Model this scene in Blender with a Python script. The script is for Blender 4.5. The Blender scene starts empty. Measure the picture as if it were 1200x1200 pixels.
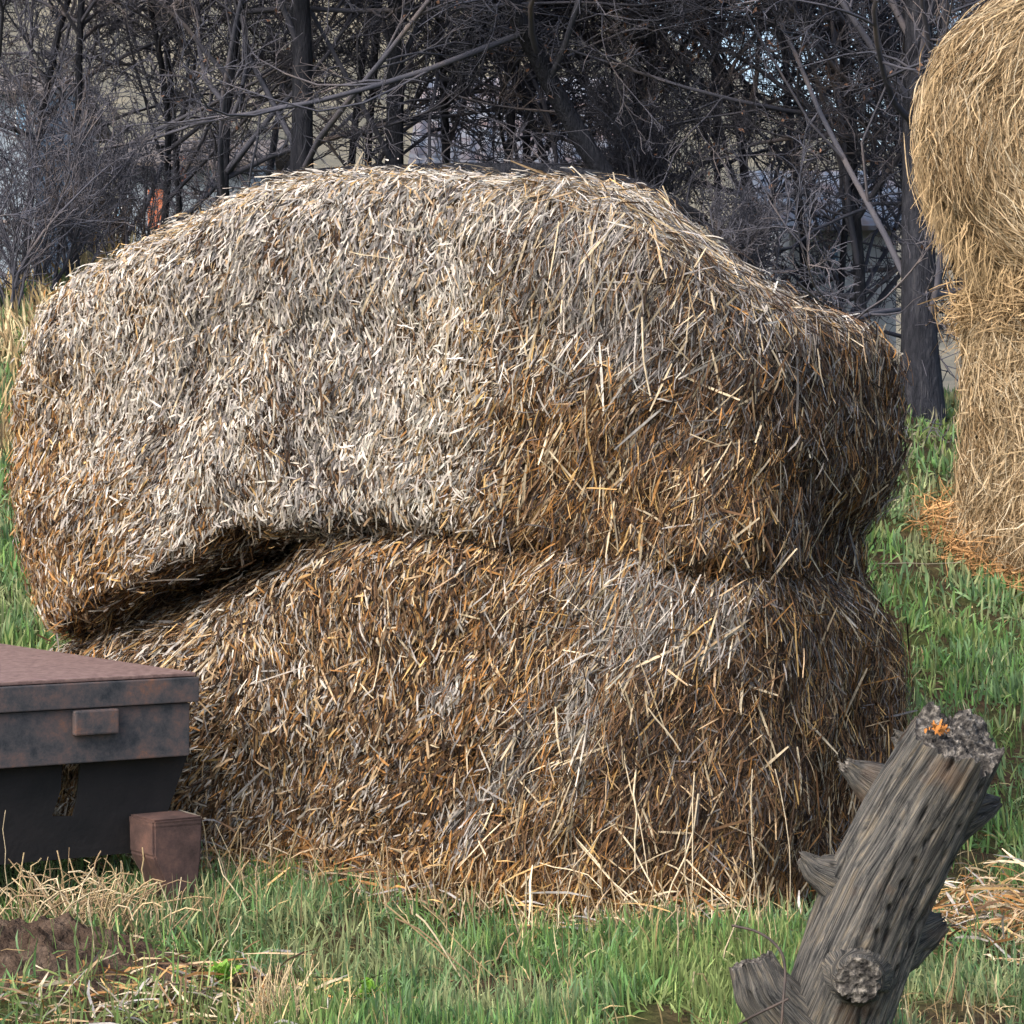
import bpy, bmesh, math
import numpy as np
from mathutils import Vector

rng = np.random.default_rng(7)
C = bpy.context.scene.collection
F_PX, HOR, EYE = 2706.0, 525.0, 1.5          # focal length and horizon in the photo's pixels, eye height in metres
R = math.radians


def P(px, py, Y):
    return np.array([(px - 600.0) / F_PX * Y, Y, EYE - (py - HOR) / F_PX * Y])


# ------------------------------------------------------------------ helpers
def _hash(i, j, k, seed):
    n = (i * 374761393 + j * 668265263 + k * 2147483647 + seed * 144665 * 31) & 0xFFFFFFFF
    n = ((n ^ (n >> 13)) * 1274126177) & 0xFFFFFFFF
    n = ((n ^ (n >> 16)) * 2246822519) & 0xFFFFFFFF
    return ((n ^ (n >> 15)) & 0xFFFFFF) / float(0xFFFFFF)


def vnoise(p, seed=0):
    """smooth value noise in 0..1 for an (N,3) array"""
    p = np.asarray(p, float)
    i = np.floor(p).astype(np.int64)
    f = p - i
    u = f * f * (3 - 2 * f)
    r = 0
    for dx in (0, 1):
        for dy in (0, 1):
            for dz in (0, 1):
                w = (u[:, 0] if dx else 1 - u[:, 0]) * (u[:, 1] if dy else 1 - u[:, 1]) * (u[:, 2] if dz else 1 - u[:, 2])
                r = r + w * _hash(i[:, 0] + dx, i[:, 1] + dy, i[:, 2] + dz, seed)
    return r


def fbm(p, seed=0, octaves=3):
    p = np.asarray(p, float)
    a, s, t = 0.5, 0, 0
    for o in range(octaves):
        s = s + a * vnoise(p * 2 ** o, seed + o * 17)
        t += a
        a *= 0.5
    return s / t


def sstep(a, b, x):
    t = np.clip((np.asarray(x, float) - a) / (b - a), 0, 1)
    return t * t * (3 - 2 * t)


def norm(v):
    return v / np.maximum(np.linalg.norm(v, axis=-1, keepdims=True), 1e-9)


def raw_mesh(name, V, F, mats=None, col=None, grain=None, smooth=False, matidx=None):
    """quads or triangles from numpy arrays -> mesh datablock"""
    V = np.asarray(V, np.float32)
    F = np.asarray(F, np.int32)
    me = bpy.data.meshes.new(name)
    me.vertices.add(len(V))
    me.vertices.foreach_set('co', V.ravel())
    k = F.shape[1]
    me.loops.add(F.size)
    me.loops.foreach_set('vertex_index', F.ravel())
    me.polygons.add(len(F))
    me.polygons.foreach_set('loop_start', np.arange(0, F.size, k, dtype=np.int32))
    if smooth:
        me.polygons.foreach_set('use_smooth', np.ones(len(F), bool))
    for m in (mats or []):
        me.materials.append(m)
    if matidx is not None:
        me.polygons.foreach_set('material_index', np.asarray(matidx, np.int32))
    if col is not None:
        a = me.attributes.new('tint', 'FLOAT_COLOR', 'POINT')
        c = np.ones((len(V), 4), np.float32)
        c[:, :3] = col
        a.data.foreach_set('color', c.ravel())
    if grain is not None:
        a = me.attributes.new('grain', 'FLOAT_VECTOR', 'POINT')
        a.data.foreach_set('vector', np.asarray(grain, np.float32).ravel())
    me.update(calc_edges=True)
    me.validate()
    return me


def link(name, me, parent=None, **props):
    o = bpy.data.objects.new(name, me)
    C.objects.link(o)
    if parent is not None:
        o.parent = parent
        o.matrix_parent_inverse.identity()
        o.location = -Vector(parent.location) if parent.type == 'EMPTY' and parent.parent is None else (0, 0, 0)
    for k, v in props.items():
        o[k] = v
    return o


def thing(name, label, cat, loc=(0, 0, 0), group=None):
    o = bpy.data.objects.new(name, None)
    C.objects.link(o)
    o.location = loc
    o.empty_display_size = 0.1
    o['label'], o['category'] = label, cat
    if group:
        o['group'] = group
    return o


def tag(o, label, cat, group=None):
    o['label'], o['category'] = label, cat
    if group:
        o['group'] = group
    return o


def ribbons(c, d, n, L, W, K=4, bow=0.0, wig=0.0, twist=None, taper=0.35, droop=None):
    """flat bent strips: centres, directions, normals -> verts (N*K*2,3), quads"""
    N = len(c)
    d = norm(d)
    s = norm(np.cross(d, n))
    n2 = np.cross(s, d)
    tw = np.zeros(N) if twist is None else twist
    t = np.linspace(-0.5, 0.5, K)
    bow = np.broadcast_to(bow, (N,))
    wig = np.broadcast_to(wig, (N,))
    ph = rng.uniform(0, 6.28, N)
    fr = rng.uniform(3.5, 8, N)
    V = np.empty((N, K, 2, 3))
    for i, ti in enumerate(t):
        b = bow * (1 - 4 * ti * ti)
        w = wig * np.sin(fr * ti + ph)
        p = c + d * (L * ti)[:, None] + n2 * b[:, None] + s * w[:, None]
        if droop is not None:
            p = p + np.array([0, 0, -1.0]) * (droop * (ti + 0.5) ** 2)[:, None]
        a = tw + 0.4 * np.sin(ph * 1.7 + ti * 2.2)
        wd = s * np.cos(a)[:, None] + n2 * np.sin(a)[:, None]
        hw = 0.5 * W * (1 - (1 - taper) * abs(2 * ti) ** 2.2)
        V[:, i, 0] = p - wd * hw[:, None]
        V[:, i, 1] = p + wd * hw[:, None]
    base = (np.arange(N) * K * 2)[:, None]
    q = np.array([[2 * i, 2 * i + 1, 2 * i + 3, 2 * i + 2] for i in range(K - 1)])
    Fq = (base[:, :, None] + q[None]).reshape(-1, 4)
    return V.reshape(-1, 3), Fq


def tubes(pts, rad, m=4):
    """(N,K,3) polylines with (N,K) radii -> verts, quads"""
    N, K, _ = pts.shape
    t = norm(np.gradient(pts, axis=1))
    ref = norm(np.cross(t[:, K // 2], np.array([0.31, 0.87, 0.38])) + 1e-6)[:, None, :]
    a = norm(ref - t * np.sum(ref * t, -1, keepdims=True))
    b = np.cross(t, a)
    V = np.empty((N, K, m, 3))
    for j in range(m):
        th = 2 * math.pi * j / m
        V[:, :, j] = pts + (a * math.cos(th) + b * math.sin(th)) * rad[..., None]
    q = []
    for i in range(K - 1):
        for j in range(m):
            j2 = (j + 1) % m
            q.append([i * m + j, i * m + j2, (i + 1) * m + j2, (i + 1) * m + j])
    q = np.array(q)
    Fq = ((np.arange(N) * K * m)[:, None, None] + q[None]).reshape(-1, 4)
    return V.reshape(-1, 3), Fq


def join(parts):
    Vs, Fs, off = [], [], 0
    for V, Fq in parts:
        Vs.append(V)
        Fs.append(Fq + off)
        off += len(V)
    return np.concatenate(Vs), np.concatenate(Fs)


def sample_mesh(V, Fq, N, wfun=None):
    """random points on a quad mesh: positions, smooth normals"""
    a, b, c, d = (V[Fq[:, i]] for i in range(4))
    fn = np.cross(c - a, d - b)
    area = np.linalg.norm(fn, axis=1) * 0.5
    vn = np.zeros_like(V)
    for i in range(4):
        np.add.at(vn, Fq[:, i], fn)
    vn = norm(vn)
    w = area.copy()
    if wfun is not None:
        w = w * wfun((a + b + c + d) / 4, norm(fn))
    idx = rng.choice(len(Fq), N, p=w / w.sum())
    u, v = rng.random(N)[:, None], rng.random(N)[:, None]

    def bl(A):
        q = Fq[idx]
        return A[q[:, 0]] * (1 - u) * (1 - v) + A[q[:, 1]] * u * (1 - v) + A[q[:, 2]] * u * v + A[q[:, 3]] * (1 - u) * v
    return bl(V), norm(bl(vn))


def cube_grid(n):
    """cube surface of six n x n grids, welded, coords in -1..1"""
    s = np.linspace(-1, 1, n + 1)
    Vs, Fs, off = [], [], 0
    A, B = np.meshgrid(s, s, indexing='ij')
    for ax in range(3):
        for sg in (-1, 1):
            p = np.empty((n + 1, n + 1, 3))
            p[..., ax] = sg
            p[..., (ax + 1) % 3] = A
            p[..., (ax + 2) % 3] = B * sg
            Vs.append(p.reshape(-1, 3))
            I = np.arange((n + 1) ** 2).reshape(n + 1, n + 1) + off
            Fs.append(np.stack([I[:-1, :-1], I[1:, :-1], I[1:, 1:], I[:-1, 1:]], -1).reshape(-1, 4))
            off += (n + 1) ** 2
    V, Fq = np.concatenate(Vs), np.concatenate(Fs)
    key = np.round(V * n * 2).astype(int)
    _, first, inv = np.unique(key, axis=0, return_index=True, return_inverse=True)
    return V[first], inv.reshape(-1)[Fq]


# ------------------------------------------------------------------ materials
def mat(name, rough=0.8, spec=0.25):
    m = bpy.data.materials.new(name)
    m.use_nodes = True
    nt = m.node_tree
    b = nt.nodes['Principled BSDF']
    b.inputs['Roughness'].default_value = rough
    b.inputs['Specular IOR Level'].default_value = spec
    return m, nt, b


def tint_mat(name, rough=0.8, spec=0.2, scale=60.0, amount=0.35, transl=0.0):
    """per-strand colour stored on the mesh, mottled by noise"""
    m, nt, b = mat(name, rough, spec)
    N, Lk = nt.nodes, nt.links
    at = N.new('ShaderNodeAttribute'); at.attribute_name = 'tint'
    tc = N.new('ShaderNodeTexCoord')
    no = N.new('ShaderNodeTexNoise'); no.inputs['Scale'].default_value = scale; no.inputs['Detail'].default_value = 3
    mr = N.new('ShaderNodeMapRange')
    mr.inputs['From Min'].default_value = 0.3; mr.inputs['From Max'].default_value = 0.7
    mr.inputs['To Min'].default_value = 1 - amount; mr.inputs['To Max'].default_value = 1 + amount * 0.6
    mx = N.new('ShaderNodeVectorMath'); mx.operation = 'SCALE'
    Lk.new(tc.outputs['Object'], no.inputs['Vector'])
    Lk.new(no.outputs['Fac'], mr.inputs['Value'])
    Lk.new(at.outputs['Color'], mx.inputs[0])
    Lk.new(mr.outputs['Result'], mx.inputs['Scale'])
    Lk.new(mx.outputs['Vector'], b.inputs['Base Color'])
    if transl > 0:
        tr = N.new('ShaderNodeBsdfTranslucent')
        ms = N.new('ShaderNodeMixShader'); ms.inputs['Fac'].default_value = transl
        Lk.new(mx.outputs['Vector'], tr.inputs['Color'])
        Lk.new(b.outputs['BSDF'], ms.inputs[1]); Lk.new(tr.outputs['BSDF'], ms.inputs[2])
        Lk.new(ms.outputs['Shader'], N['Material Output'].inputs['Surface'])
    return m


def noise_mat(name, stops, scale=6.0, detail=6.0, rough=0.85, spec=0.2, bump=0.4, bump_scale=None, coord='Object', dist=0.02, stretch=None, rnoise=0.6):
    """noise -> colour ramp, with a bump of its own"""
    m, nt, b = mat(name, rough, spec)
    N, Lk = nt.nodes, nt.links
    if coord == 'grain':
        tc = N.new('ShaderNodeAttribute'); tc.attribute_name = 'grain'; src = tc.outputs['Vector']
    else:
        tc = N.new('ShaderNodeTexCoord'); src = tc.outputs[coord]
    if stretch:
        mp = N.new('ShaderNodeMapping'); mp.inputs['Scale'].default_value = stretch
        Lk.new(src, mp.inputs['Vector']); src = mp.outputs['Vector']
    no = N.new('ShaderNodeTexNoise'); no.inputs['Scale'].default_value = scale; no.inputs['Detail'].default_value = detail
    no.inputs['Roughness'].default_value = rnoise
    rp = N.new('ShaderNodeValToRGB')
    e = rp.color_ramp.elements
    while len(e) < len(stops):
        e.new(0.5)
    for el, (pos, col) in zip(e, stops):
        el.position = pos; el.color = (*col, 1)
    Lk.new(src, no.inputs['Vector']); Lk.new(no.outputs['Fac'], rp.inputs['Fac']); Lk.new(rp.outputs['Color'], b.inputs['Base Color'])
    n2 = N.new('ShaderNodeTexNoise'); n2.inputs['Scale'].default_value = bump_scale or scale * 5; n2.inputs['Detail'].default_value = 8
    bp = N.new('ShaderNodeBump'); bp.inputs['Strength'].default_value = bump; bp.inputs['Distance'].default_value = dist
    Lk.new(src, n2.inputs['Vector']); Lk.new(n2.outputs['Fac'], bp.inputs['Height']); Lk.new(bp.outputs['Normal'], b.inputs['Normal'])
    return m


M = {}
M['straw'] = tint_mat('straw', 0.85, 0.08, 55, 0.35)
M['hay'] = tint_mat('hay', 0.85, 0.08, 40, 0.3)
M['grass'] = tint_mat('grass', 0.55, 0.3, 9, 0.25, 0.3)
M['stalk'] = tint_mat('dry_stalk', 0.7, 0.2, 60, 0.3)
M['leaf'] = tint_mat('leaf', 0.6, 0.3, 40, 0.25, 0.25)
M['core'] = noise_mat('rotten_straw', [(0.3, (0.055, 0.036, 0.023)), (0.5, (0.12, 0.08, 0.05)), (0.7, (0.21, 0.14, 0.085))], 30, 8, 0.95, 0.05, 1.0, 45, dist=0.05)
M['haycore'] = noise_mat('packed_hay', [(0.3, (0.12, 0.075, 0.035)), (0.55, (0.25, 0.165, 0.08)), (0.75, (0.36, 0.25, 0.13))], 22, 8, 0.95, 0.05, 1.0, 40, dist=0.05)
M['soil'] = noise_mat('soil', [(0.3, (0.035, 0.024, 0.018)), (0.5, (0.075, 0.053, 0.04)), (0.72, (0.14, 0.105, 0.08))], 14, 10, 0.95, 0.05, 1.0, 60, dist=0.03)
M['bark'] = noise_mat('bark', [(0.3, (0.015, 0.017, 0.023)), (0.55, (0.035, 0.038, 0.050)), (0.75, (0.075, 0.076, 0.086))], 9, 8, 0.9, 0.15, 0.9, 30, dist=0.03, stretch=(3, 3, 0.6))  # bluish lift of lens glare put into the bark colour
M['twig'] = noise_mat('twig', [(0.35, (0.053, 0.059, 0.082)), (0.55, (0.10, 0.101, 0.125)), (0.72, (0.20, 0.17, 0.163))], 1.7, 3, 0.8, 0.2, 0.2)  # blue, raised tone paints the veiling glare over the branches
M['steel_deck'] = noise_mat('rusted_deck_plate', [(0.3, (0.10, 0.066, 0.062)), (0.5, (0.15, 0.102, 0.096)), (0.72, (0.22, 0.155, 0.14))], 40, 12, 0.85, 0.2, 0.7, 160, dist=0.004)
M['steel_rust'] = noise_mat('rusted_steel', [(0.36, (0.016, 0.021, 0.028)), (0.46, (0.045, 0.046, 0.053)), (0.55, (0.082, 0.063, 0.063)), (0.67, (0.17, 0.082, 0.052))], 8, 14, 0.7, 0.35, 0.35, 150, dist=0.003, rnoise=0.78)
M['leg_rust'] = noise_mat('brown_rust', [(0.32, (0.035, 0.024, 0.023)), (0.5, (0.075, 0.048, 0.045)), (0.68, (0.14, 0.08, 0.065))], 9, 12, 0.8, 0.25, 0.4, 140, dist=0.003, rnoise=0.75)
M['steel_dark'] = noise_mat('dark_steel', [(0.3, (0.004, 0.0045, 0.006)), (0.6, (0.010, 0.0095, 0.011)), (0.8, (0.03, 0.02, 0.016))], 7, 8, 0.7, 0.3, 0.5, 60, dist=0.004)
M['wire'] = noise_mat('rusty_wire', [(0.3, (0.02, 0.018, 0.018)), (0.7, (0.07, 0.05, 0.04))], 30, 4, 0.6, 0.4, 0.2)
M['twine'] = noise_mat('orange_twine', [(0.3, (0.38, 0.09, 0.04)), (0.7, (0.5, 0.18, 0.09))], 40, 3, 0.6, 0.3, 0.2)


# ------------------------------------------------------------------ terrain
CR_X = [-9, -6, -4, -2.6, -1.6, 0.8, 1.6, 2.4, 3.2, 6, 9]
CR_Z = [2.4, 2.5, 2.65, 3.1, 3.42, 3.42, 2.85, 2.3, 1.85, 1.75, 1.9]


def ground_z(x, y):
    x, y = np.asarray(x, float), np.asarray(y, float)
    cr = (np.interp(x - 0.35, CR_X, CR_Z) + np.interp(x, CR_X, CR_Z) + np.interp(x + 0.35, CR_X, CR_Z)) / 3
    t = np.clip((y - 8.5) / 9.5, 0, 1)
    prof = np.where(t < 0.12, t * t / 0.24, t - 0.06) / 0.94
    z = cr * prof
    back = np.clip(y - 18, 0, None)
    z = z + np.minimum(back, 16) * 0.03 + sstep(34, 120, y) * 20.0 * (1 + 0.30 * np.tanh((6 - x) / 12)) - sstep(130, 400, y) * 4
    p = np.stack([x, y, 0 * x], -1).reshape(-1, 3)
    n = (fbm(p * 1.3, 5, 3).reshape(x.shape) - 0.5) * 0.10 + (fbm(p * 6, 9, 2).reshape(x.shape) - 0.5) * 0.03
    far = (fbm(p * 0.06, 21, 3).reshape(x.shape) - 0.5) * 8 * sstep(34, 90, y)
    return z + n + far


def make_ground():
    ys = np.concatenate([np.linspace(-40, 3, 12)[:-1], np.arange(3, 20, 0.07), np.arange(20, 36, 0.5), np.geomspace(36, 900, 60)])
    sx = np.sinh(np.linspace(-1, 1, 261) * 5.2)
    sx = sx / sx.max()
    xs = sx * 600
    core_x = np.arange(-4, 4.01, 0.07)
    xs = np.concatenate([xs[xs < -4.2], core_x, xs[xs > 4.2]])
    X, Y = np.meshgrid(xs, ys, indexing='ij')
    Z = ground_z(X, Y)
    V = np.stack([X, Y, Z], -1).reshape(-1, 3)
    I = np.arange(len(V)).reshape(X.shape)
    Fq = np.stack([I[:-1, :-1], I[1:, :-1], I[1:, 1:], I[:-1, 1:]], -1).reshape(-1, 4)
    m, nt, b = mat('meadow_ground', 0.95, 0.05)
    N, Lk = nt.nodes, nt.links
    tc = N.new('ShaderNodeTexCoord')
    n1 = N.new('ShaderNodeTexNoise'); n1.inputs['Scale'].default_value = 2.2; n1.inputs['Detail'].default_value = 8
    n2 = N.new('ShaderNodeTexNoise'); n2.inputs['Scale'].default_value = 28; n2.inputs['Detail'].default_value = 6
    r1 = N.new('ShaderNodeValToRGB'); e = r1.color_ramp.elements
    e[0].position, e[0].color = 0.42, (0.05, 0.036, 0.026, 1)
    e[1].position, e[1].color = 0.62, (0.045, 0.062, 0.022, 1)
    r2 = N.new('ShaderNodeValToRGB'); e = r2.color_ramp.elements
    e[0].position, e[0].color = 0.3, (0.45, 0.45, 0.45, 1)
    e[1].position, e[1].color = 0.75, (1.5, 1.4, 1.2, 1)
    mu = N.new('ShaderNodeMix'); mu.data_type = 'RGBA'; mu.blend_type = 'MULTIPLY'; mu.inputs['Factor'].default_value = 1
    # the far hillside is dry winter grass and scrub
    n3 = N.new('ShaderNodeTexNoise'); n3.inputs['Scale'].default_value = 0.35; n3.inputs['Detail'].default_value = 9; n3.inputs['Roughness'].default_value = 0.7
    r3 = N.new('ShaderNodeValToRGB'); e = r3.color_ramp.elements
    e[0].position, e[0].color = 0.35, (0.085, 0.09, 0.082, 1)
    e[1].position, e[1].color = 0.65, (0.19, 0.175, 0.135, 1)
    sp = N.new('ShaderNodeSeparateXYZ')
    mr = N.new('ShaderNodeMapRange'); mr.inputs['From Min'].default_value = 22; mr.inputs['From Max'].default_value = 40
    mf = N.new('ShaderNodeMix'); mf.data_type = 'RGBA'
    Lk.new(tc.outputs['Object'], n1.inputs['Vector']); Lk.new(tc.outputs['Object'], n2.inputs['Vector']); Lk.new(tc.outputs['Object'], n3.inputs['Vector'])
    Lk.new(n1.outputs['Fac'], r1.inputs['Fac']); Lk.new(n2.outputs['Fac'], r2.inputs['Fac']); Lk.new(n3.outputs['Fac'], r3.inputs['Fac'])
    Lk.new(r1.outputs['Color'], mu.inputs['A']); Lk.new(r2.outputs['Color'], mu.inputs['B'])
    Lk.new(tc.outputs['Object'], sp.inputs['Vector']); Lk.new(sp.outputs['Y'], mr.inputs['Value'])
    Lk.new(mr.outputs['Result'], mf.inputs['Factor']); Lk.new(mu.outputs['Result'], mf.inputs['A']); Lk.new(r3.outputs['Color'], mf.inputs['B'])
    Lk.new(mf.outputs['Result'], b.inputs['Base Color'])
    bp = N.new('ShaderNodeBump'); bp.inputs['Strength'].default_value = 0.8; bp.inputs['Distance'].default_value = 0.03
    Lk.new(n2.outputs['Fac'], bp.inputs['Height']); Lk.new(bp.outputs['Normal'], b.inputs['Normal'])
    link('ground', raw_mesh('ground', V, Fq, [m], smooth=True), kind='structure')


make_ground()

# ------------------------------------------------------------------ the two slumped bales
A0 = np.array([0.745, 7.2])                 # plan position of the near bottom corner
LD = np.array([-0.8788, 0.4772])            # along the long side
ED = np.array([0.4772, 0.8788])             # along the end
BL, BW = 2.95, 1.5

SIL_TOP = np.array([(-60, 452), (0, 402), (20, 386), (60, 366), (170, 314), (240, 282), (300, 252), (370, 229), (430, 221), (500, 219), (620, 226), (700, 230), (755, 240), (830, 292), (885, 342), (930, 364), (960, 370), (1045, 375), (1080, 378)], float)
SEAM = np.array([(-60, 800), (60, 752), (110, 738), (200, 685), (290, 640), (360, 627), (430, 625), (560, 643), (700, 668), (860, 685), (940, 700), (1015, 722), (1080, 735)], float)


def plan(a, b):
    return A0[0] + a * LD[0] + b * ED[0], A0[1] + a * LD[1] + b * ED[1]


def inv_plan(x, y):
    dx, dy = x - A0[0], y - A0[1]
    return dx * LD[0] + dy * LD[1], dx * ED[0] + dy * ED[1]


# heights along the bales, worked out once along their mid lines, then used as plain functions of (a, b)
def line_z(tab, a, b):
    x, y = plan(a, b)
    px = 600 + x / y * F_PX
    py = np.interp(px, tab[:, 0], tab[:, 1])
    return EYE - (py - HOR) / F_PX * y


def top_z(a, b):
    return line_z(SIL_TOP, a, 0.25 + 0.75 * b)


def seam_z(a, b):
    return line_z(SEAM, a, b * 0.5)


def bale_body(a0, a1, b0, b1, ztop, zbot, n=110, pw=5.0, bump=0.05, seed=1, pz=3.2, post=None, pzb=9.0):
    V, Fq = cube_grid(n)
    r = np.abs(V[:, 0]) ** pw + np.abs(V[:, 1]) ** pw + np.where(V[:, 2] < 0, np.abs(V[:, 2]) ** pzb, np.abs(V[:, 2]) ** pz)
    r = r ** (1.0 / pw)
    p = V / r[:, None]
    a = (a0 + a1) / 2 + p[:, 0] * (a1 - a0) / 2
    b = (b0 + b1) / 2 + p[:, 1] * (b1 - b0) / 2
    zt, zb = ztop(a, b), zbot(a, b)
    z = zb + (p[:, 2] + 1) / 2 * (zt - zb)
    if post is not None:
        a, b, z = post(a, b, z, (p[:, 2] + 1) / 2)
    x, y = plan(a, b)
    W = np.stack([x, y, z], -1)
    # orientation check: outward normals
    f = Fq
    nrm = np.cross(W[f[:, 2]] - W[f[:, 0]], W[f[:, 3]] - W[f[:, 1]])
    cen = W.mean(0)
    fc = W[f].mean(1)
    if (np.sum(nrm * (fc - cen), 1) > 0).mean() < 0.5:
        Fq = Fq[:, ::-1]
        nrm = -nrm
    vn = np.zeros_like(W)
    for i in range(4):
        np.add.at(vn, Fq[:, i], np.cross(W[Fq[:, 2]] - W[Fq[:, 0]], W[Fq[:, 3]] - W[Fq[:, 1]]))
    vn = norm(vn)
    W = W + vn * ((fbm(W * 3.2, seed, 3) - 0.5) * 2 * bump + (fbm(W * 7, seed + 2, 2) - 0.5) * 0.05 + (fbm(W * 16, seed + 3, 2) - 0.5) * 0.045)[:, None]
    return W, Fq


def lerp(a, b, t):
    return a + (b - a) * t


PAL = {
    'bleach': (0.48, 0.445, 0.39), 'bleach2': (0.57, 0.545, 0.495), 'grey': (0.31, 0.295, 0.28), 'dgrey': (0.13, 0.122, 0.12),
    'tan': (0.36, 0.265, 0.165), 'gold': (0.45, 0.30, 0.13), 'orange': (0.29, 0.150, 0.055), 'brown': (0.125, 0.075, 0.043), 'dark': (0.040, 0.029, 0.024),
    'pale': (0.52, 0.44, 0.31),
}
PK = list(PAL)
PC = np.array([PAL[k] for k in PK])


def pick_colors(w):
    """w: (N, len(PAL)) weights -> random palette colour per strand with jitter"""
    w = np.maximum(w, 1e-6)
    cw = np.cumsum(w / w.sum(1, keepdims=True), 1)
    i = (rng.random(len(w))[:, None] > cw).sum(1).clip(0, len(PK) - 1)
    c = PC[i]
    return c * np.exp(rng.normal(0, 0.19, (len(w), 1))) * np.exp(rng.normal(0, 0.012, (len(w), 3)))


def mix_weights(N, zones):
    """zones: list of (mask 0..1, {palette: weight}); later zones cover earlier ones"""
    w = np.zeros((N, len(PK)))
    for mask, d in zones:
        v = np.array([d.get(k, 0.0) for k in PK], float)
        v = v / v.sum()
        mask = np.broadcast_to(mask, (N,))[:, None]
        w = w * (1 - mask) + v * mask
    return w


def upper_zones(p, n):
    a, b = inv_plan(p[:, 0], p[:, 1])
    z = p[:, 2]
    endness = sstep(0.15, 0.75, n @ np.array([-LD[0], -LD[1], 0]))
    topness = sstep(0.45, 0.85, n[:, 2])
    h = (z - seam_z(a, b)) / np.maximum(top_z(a, b) - seam_z(a, b), 0.2)
    q = fbm(p * 2.2, 40, 3) - 0.5
    q2 = fbm(p * 5.0, 44, 2) - 0.5
    streak = fbm(np.stack([a * 5, b * 3, z * 0.8], -1), 47, 3) - 0.5
    zones = [(1.0, {'bleach': 6, 'bleach2': 3.2, 'grey': 1.0, 'tan': 2.2, 'dgrey': 0.3, 'brown': 0.7})]
    zones.append((sstep(0.0, 0.14, streak) * 0.7, {'grey': 5, 'bleach': 2, 'dgrey': 2, 'brown': 0.8}))
    zones.append((sstep(0.02, 0.2, -streak) * 0.5, {'tan': 3, 'gold': 1.4, 'bleach': 3, 'brown': 1.5}))
    # greyer, weathered shoulder
    zones.append((sstep(0.55, 0.85, h + q * 0.5) * sstep(2.9, 1.6, a) * 0.6, {'grey': 5, 'dgrey': 2, 'bleach': 3, 'tan': 1.2}))
    # far left part: browner
    zones.append((sstep(2.2, 2.95, a + q * 0.9 - (h - 0.4) * 0.6) * 0.85, {'tan': 2.6, 'gold': 1.8, 'brown': 3, 'orange': 3.4, 'bleach': 1.0, 'grey': 0.6}))
    # near corner lower half: warm, rotten
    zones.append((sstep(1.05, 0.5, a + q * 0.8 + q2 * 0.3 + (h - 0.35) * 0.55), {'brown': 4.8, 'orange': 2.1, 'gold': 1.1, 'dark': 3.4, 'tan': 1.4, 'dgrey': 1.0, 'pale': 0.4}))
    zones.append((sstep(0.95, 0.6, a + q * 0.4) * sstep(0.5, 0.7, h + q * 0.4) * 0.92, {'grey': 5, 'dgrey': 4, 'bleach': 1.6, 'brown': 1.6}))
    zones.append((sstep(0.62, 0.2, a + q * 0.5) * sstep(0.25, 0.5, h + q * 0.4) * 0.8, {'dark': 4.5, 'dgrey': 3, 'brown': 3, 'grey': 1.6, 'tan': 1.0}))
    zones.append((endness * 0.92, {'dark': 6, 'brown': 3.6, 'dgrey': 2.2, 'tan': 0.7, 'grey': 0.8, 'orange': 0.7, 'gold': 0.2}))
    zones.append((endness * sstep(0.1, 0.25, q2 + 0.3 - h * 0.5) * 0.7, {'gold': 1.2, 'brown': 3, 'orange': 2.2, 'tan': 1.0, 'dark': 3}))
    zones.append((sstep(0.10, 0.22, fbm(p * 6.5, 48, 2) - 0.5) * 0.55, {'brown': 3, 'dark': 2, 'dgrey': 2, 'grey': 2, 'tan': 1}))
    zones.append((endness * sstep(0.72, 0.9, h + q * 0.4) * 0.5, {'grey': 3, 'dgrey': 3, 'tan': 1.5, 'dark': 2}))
    zones.append((topness * sstep(-0.1, 0.9, a) * 0.85 + topness * 0.1, {'bleach2': 1.4, 'bleach': 3.6, 'tan': 3, 'grey': 2.4, 'gold': 0.7}))
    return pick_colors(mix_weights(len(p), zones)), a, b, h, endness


def lower_zones(p, n):
    a, b = inv_plan(p[:, 0], p[:, 1])
    z = p[:, 2]
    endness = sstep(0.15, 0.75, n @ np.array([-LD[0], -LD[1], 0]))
    g = ground_z(p[:, 0], p[:, 1])
    h = (z - g) / np.maximum(seam_z(a, b) - g, 0.2)
    q = fbm(p * 2.4, 60, 3) - 0.5
    q2 = fbm(p * 4.5, 64, 2) - 0.5
    zones = [(1.0, {'tan': 2.8, 'bleach': 1.5, 'brown': 3.4, 'gold': 0.5, 'grey': 1.6, 'dark': 1.6, 'orange': 0.7})]
    zones.append((sstep(1.75, 1.1, a + q) * 0.85, {'brown': 4, 'orange': 1.8, 'gold': 0.7, 'tan': 1.4, 'dark': 3, 'pale': 0.5, 'grey': 1}))
    zones.append((sstep(1.6, 1.2, a) * sstep(0.06, 0.2, q2) * 0.8, {'grey': 4, 'bleach': 2, 'dgrey': 2, 'brown': 2}))
    zones.append((sstep(0.75, 0.4, a + q * 0.4) * sstep(0.5, 0.8, h + q * 0.5) * 0.75, {'grey': 4, 'dgrey': 2.4, 'bleach': 1.5, 'brown': 2}))
    zones.append((sstep(0.55, 0.2, a + q * 0.3) * sstep(0.85, 0.6, h), {'dark': 4.5, 'brown': 4, 'tan': 1.0, 'dgrey': 1.8, 'gold': 0.3}))
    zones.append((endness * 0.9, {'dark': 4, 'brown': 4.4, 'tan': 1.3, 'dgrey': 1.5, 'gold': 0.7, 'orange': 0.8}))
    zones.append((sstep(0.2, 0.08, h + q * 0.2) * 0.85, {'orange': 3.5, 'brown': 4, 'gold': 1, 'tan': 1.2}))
    return pick_colors(mix_weights(len(p), zones)), a, b, h, endness


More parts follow.
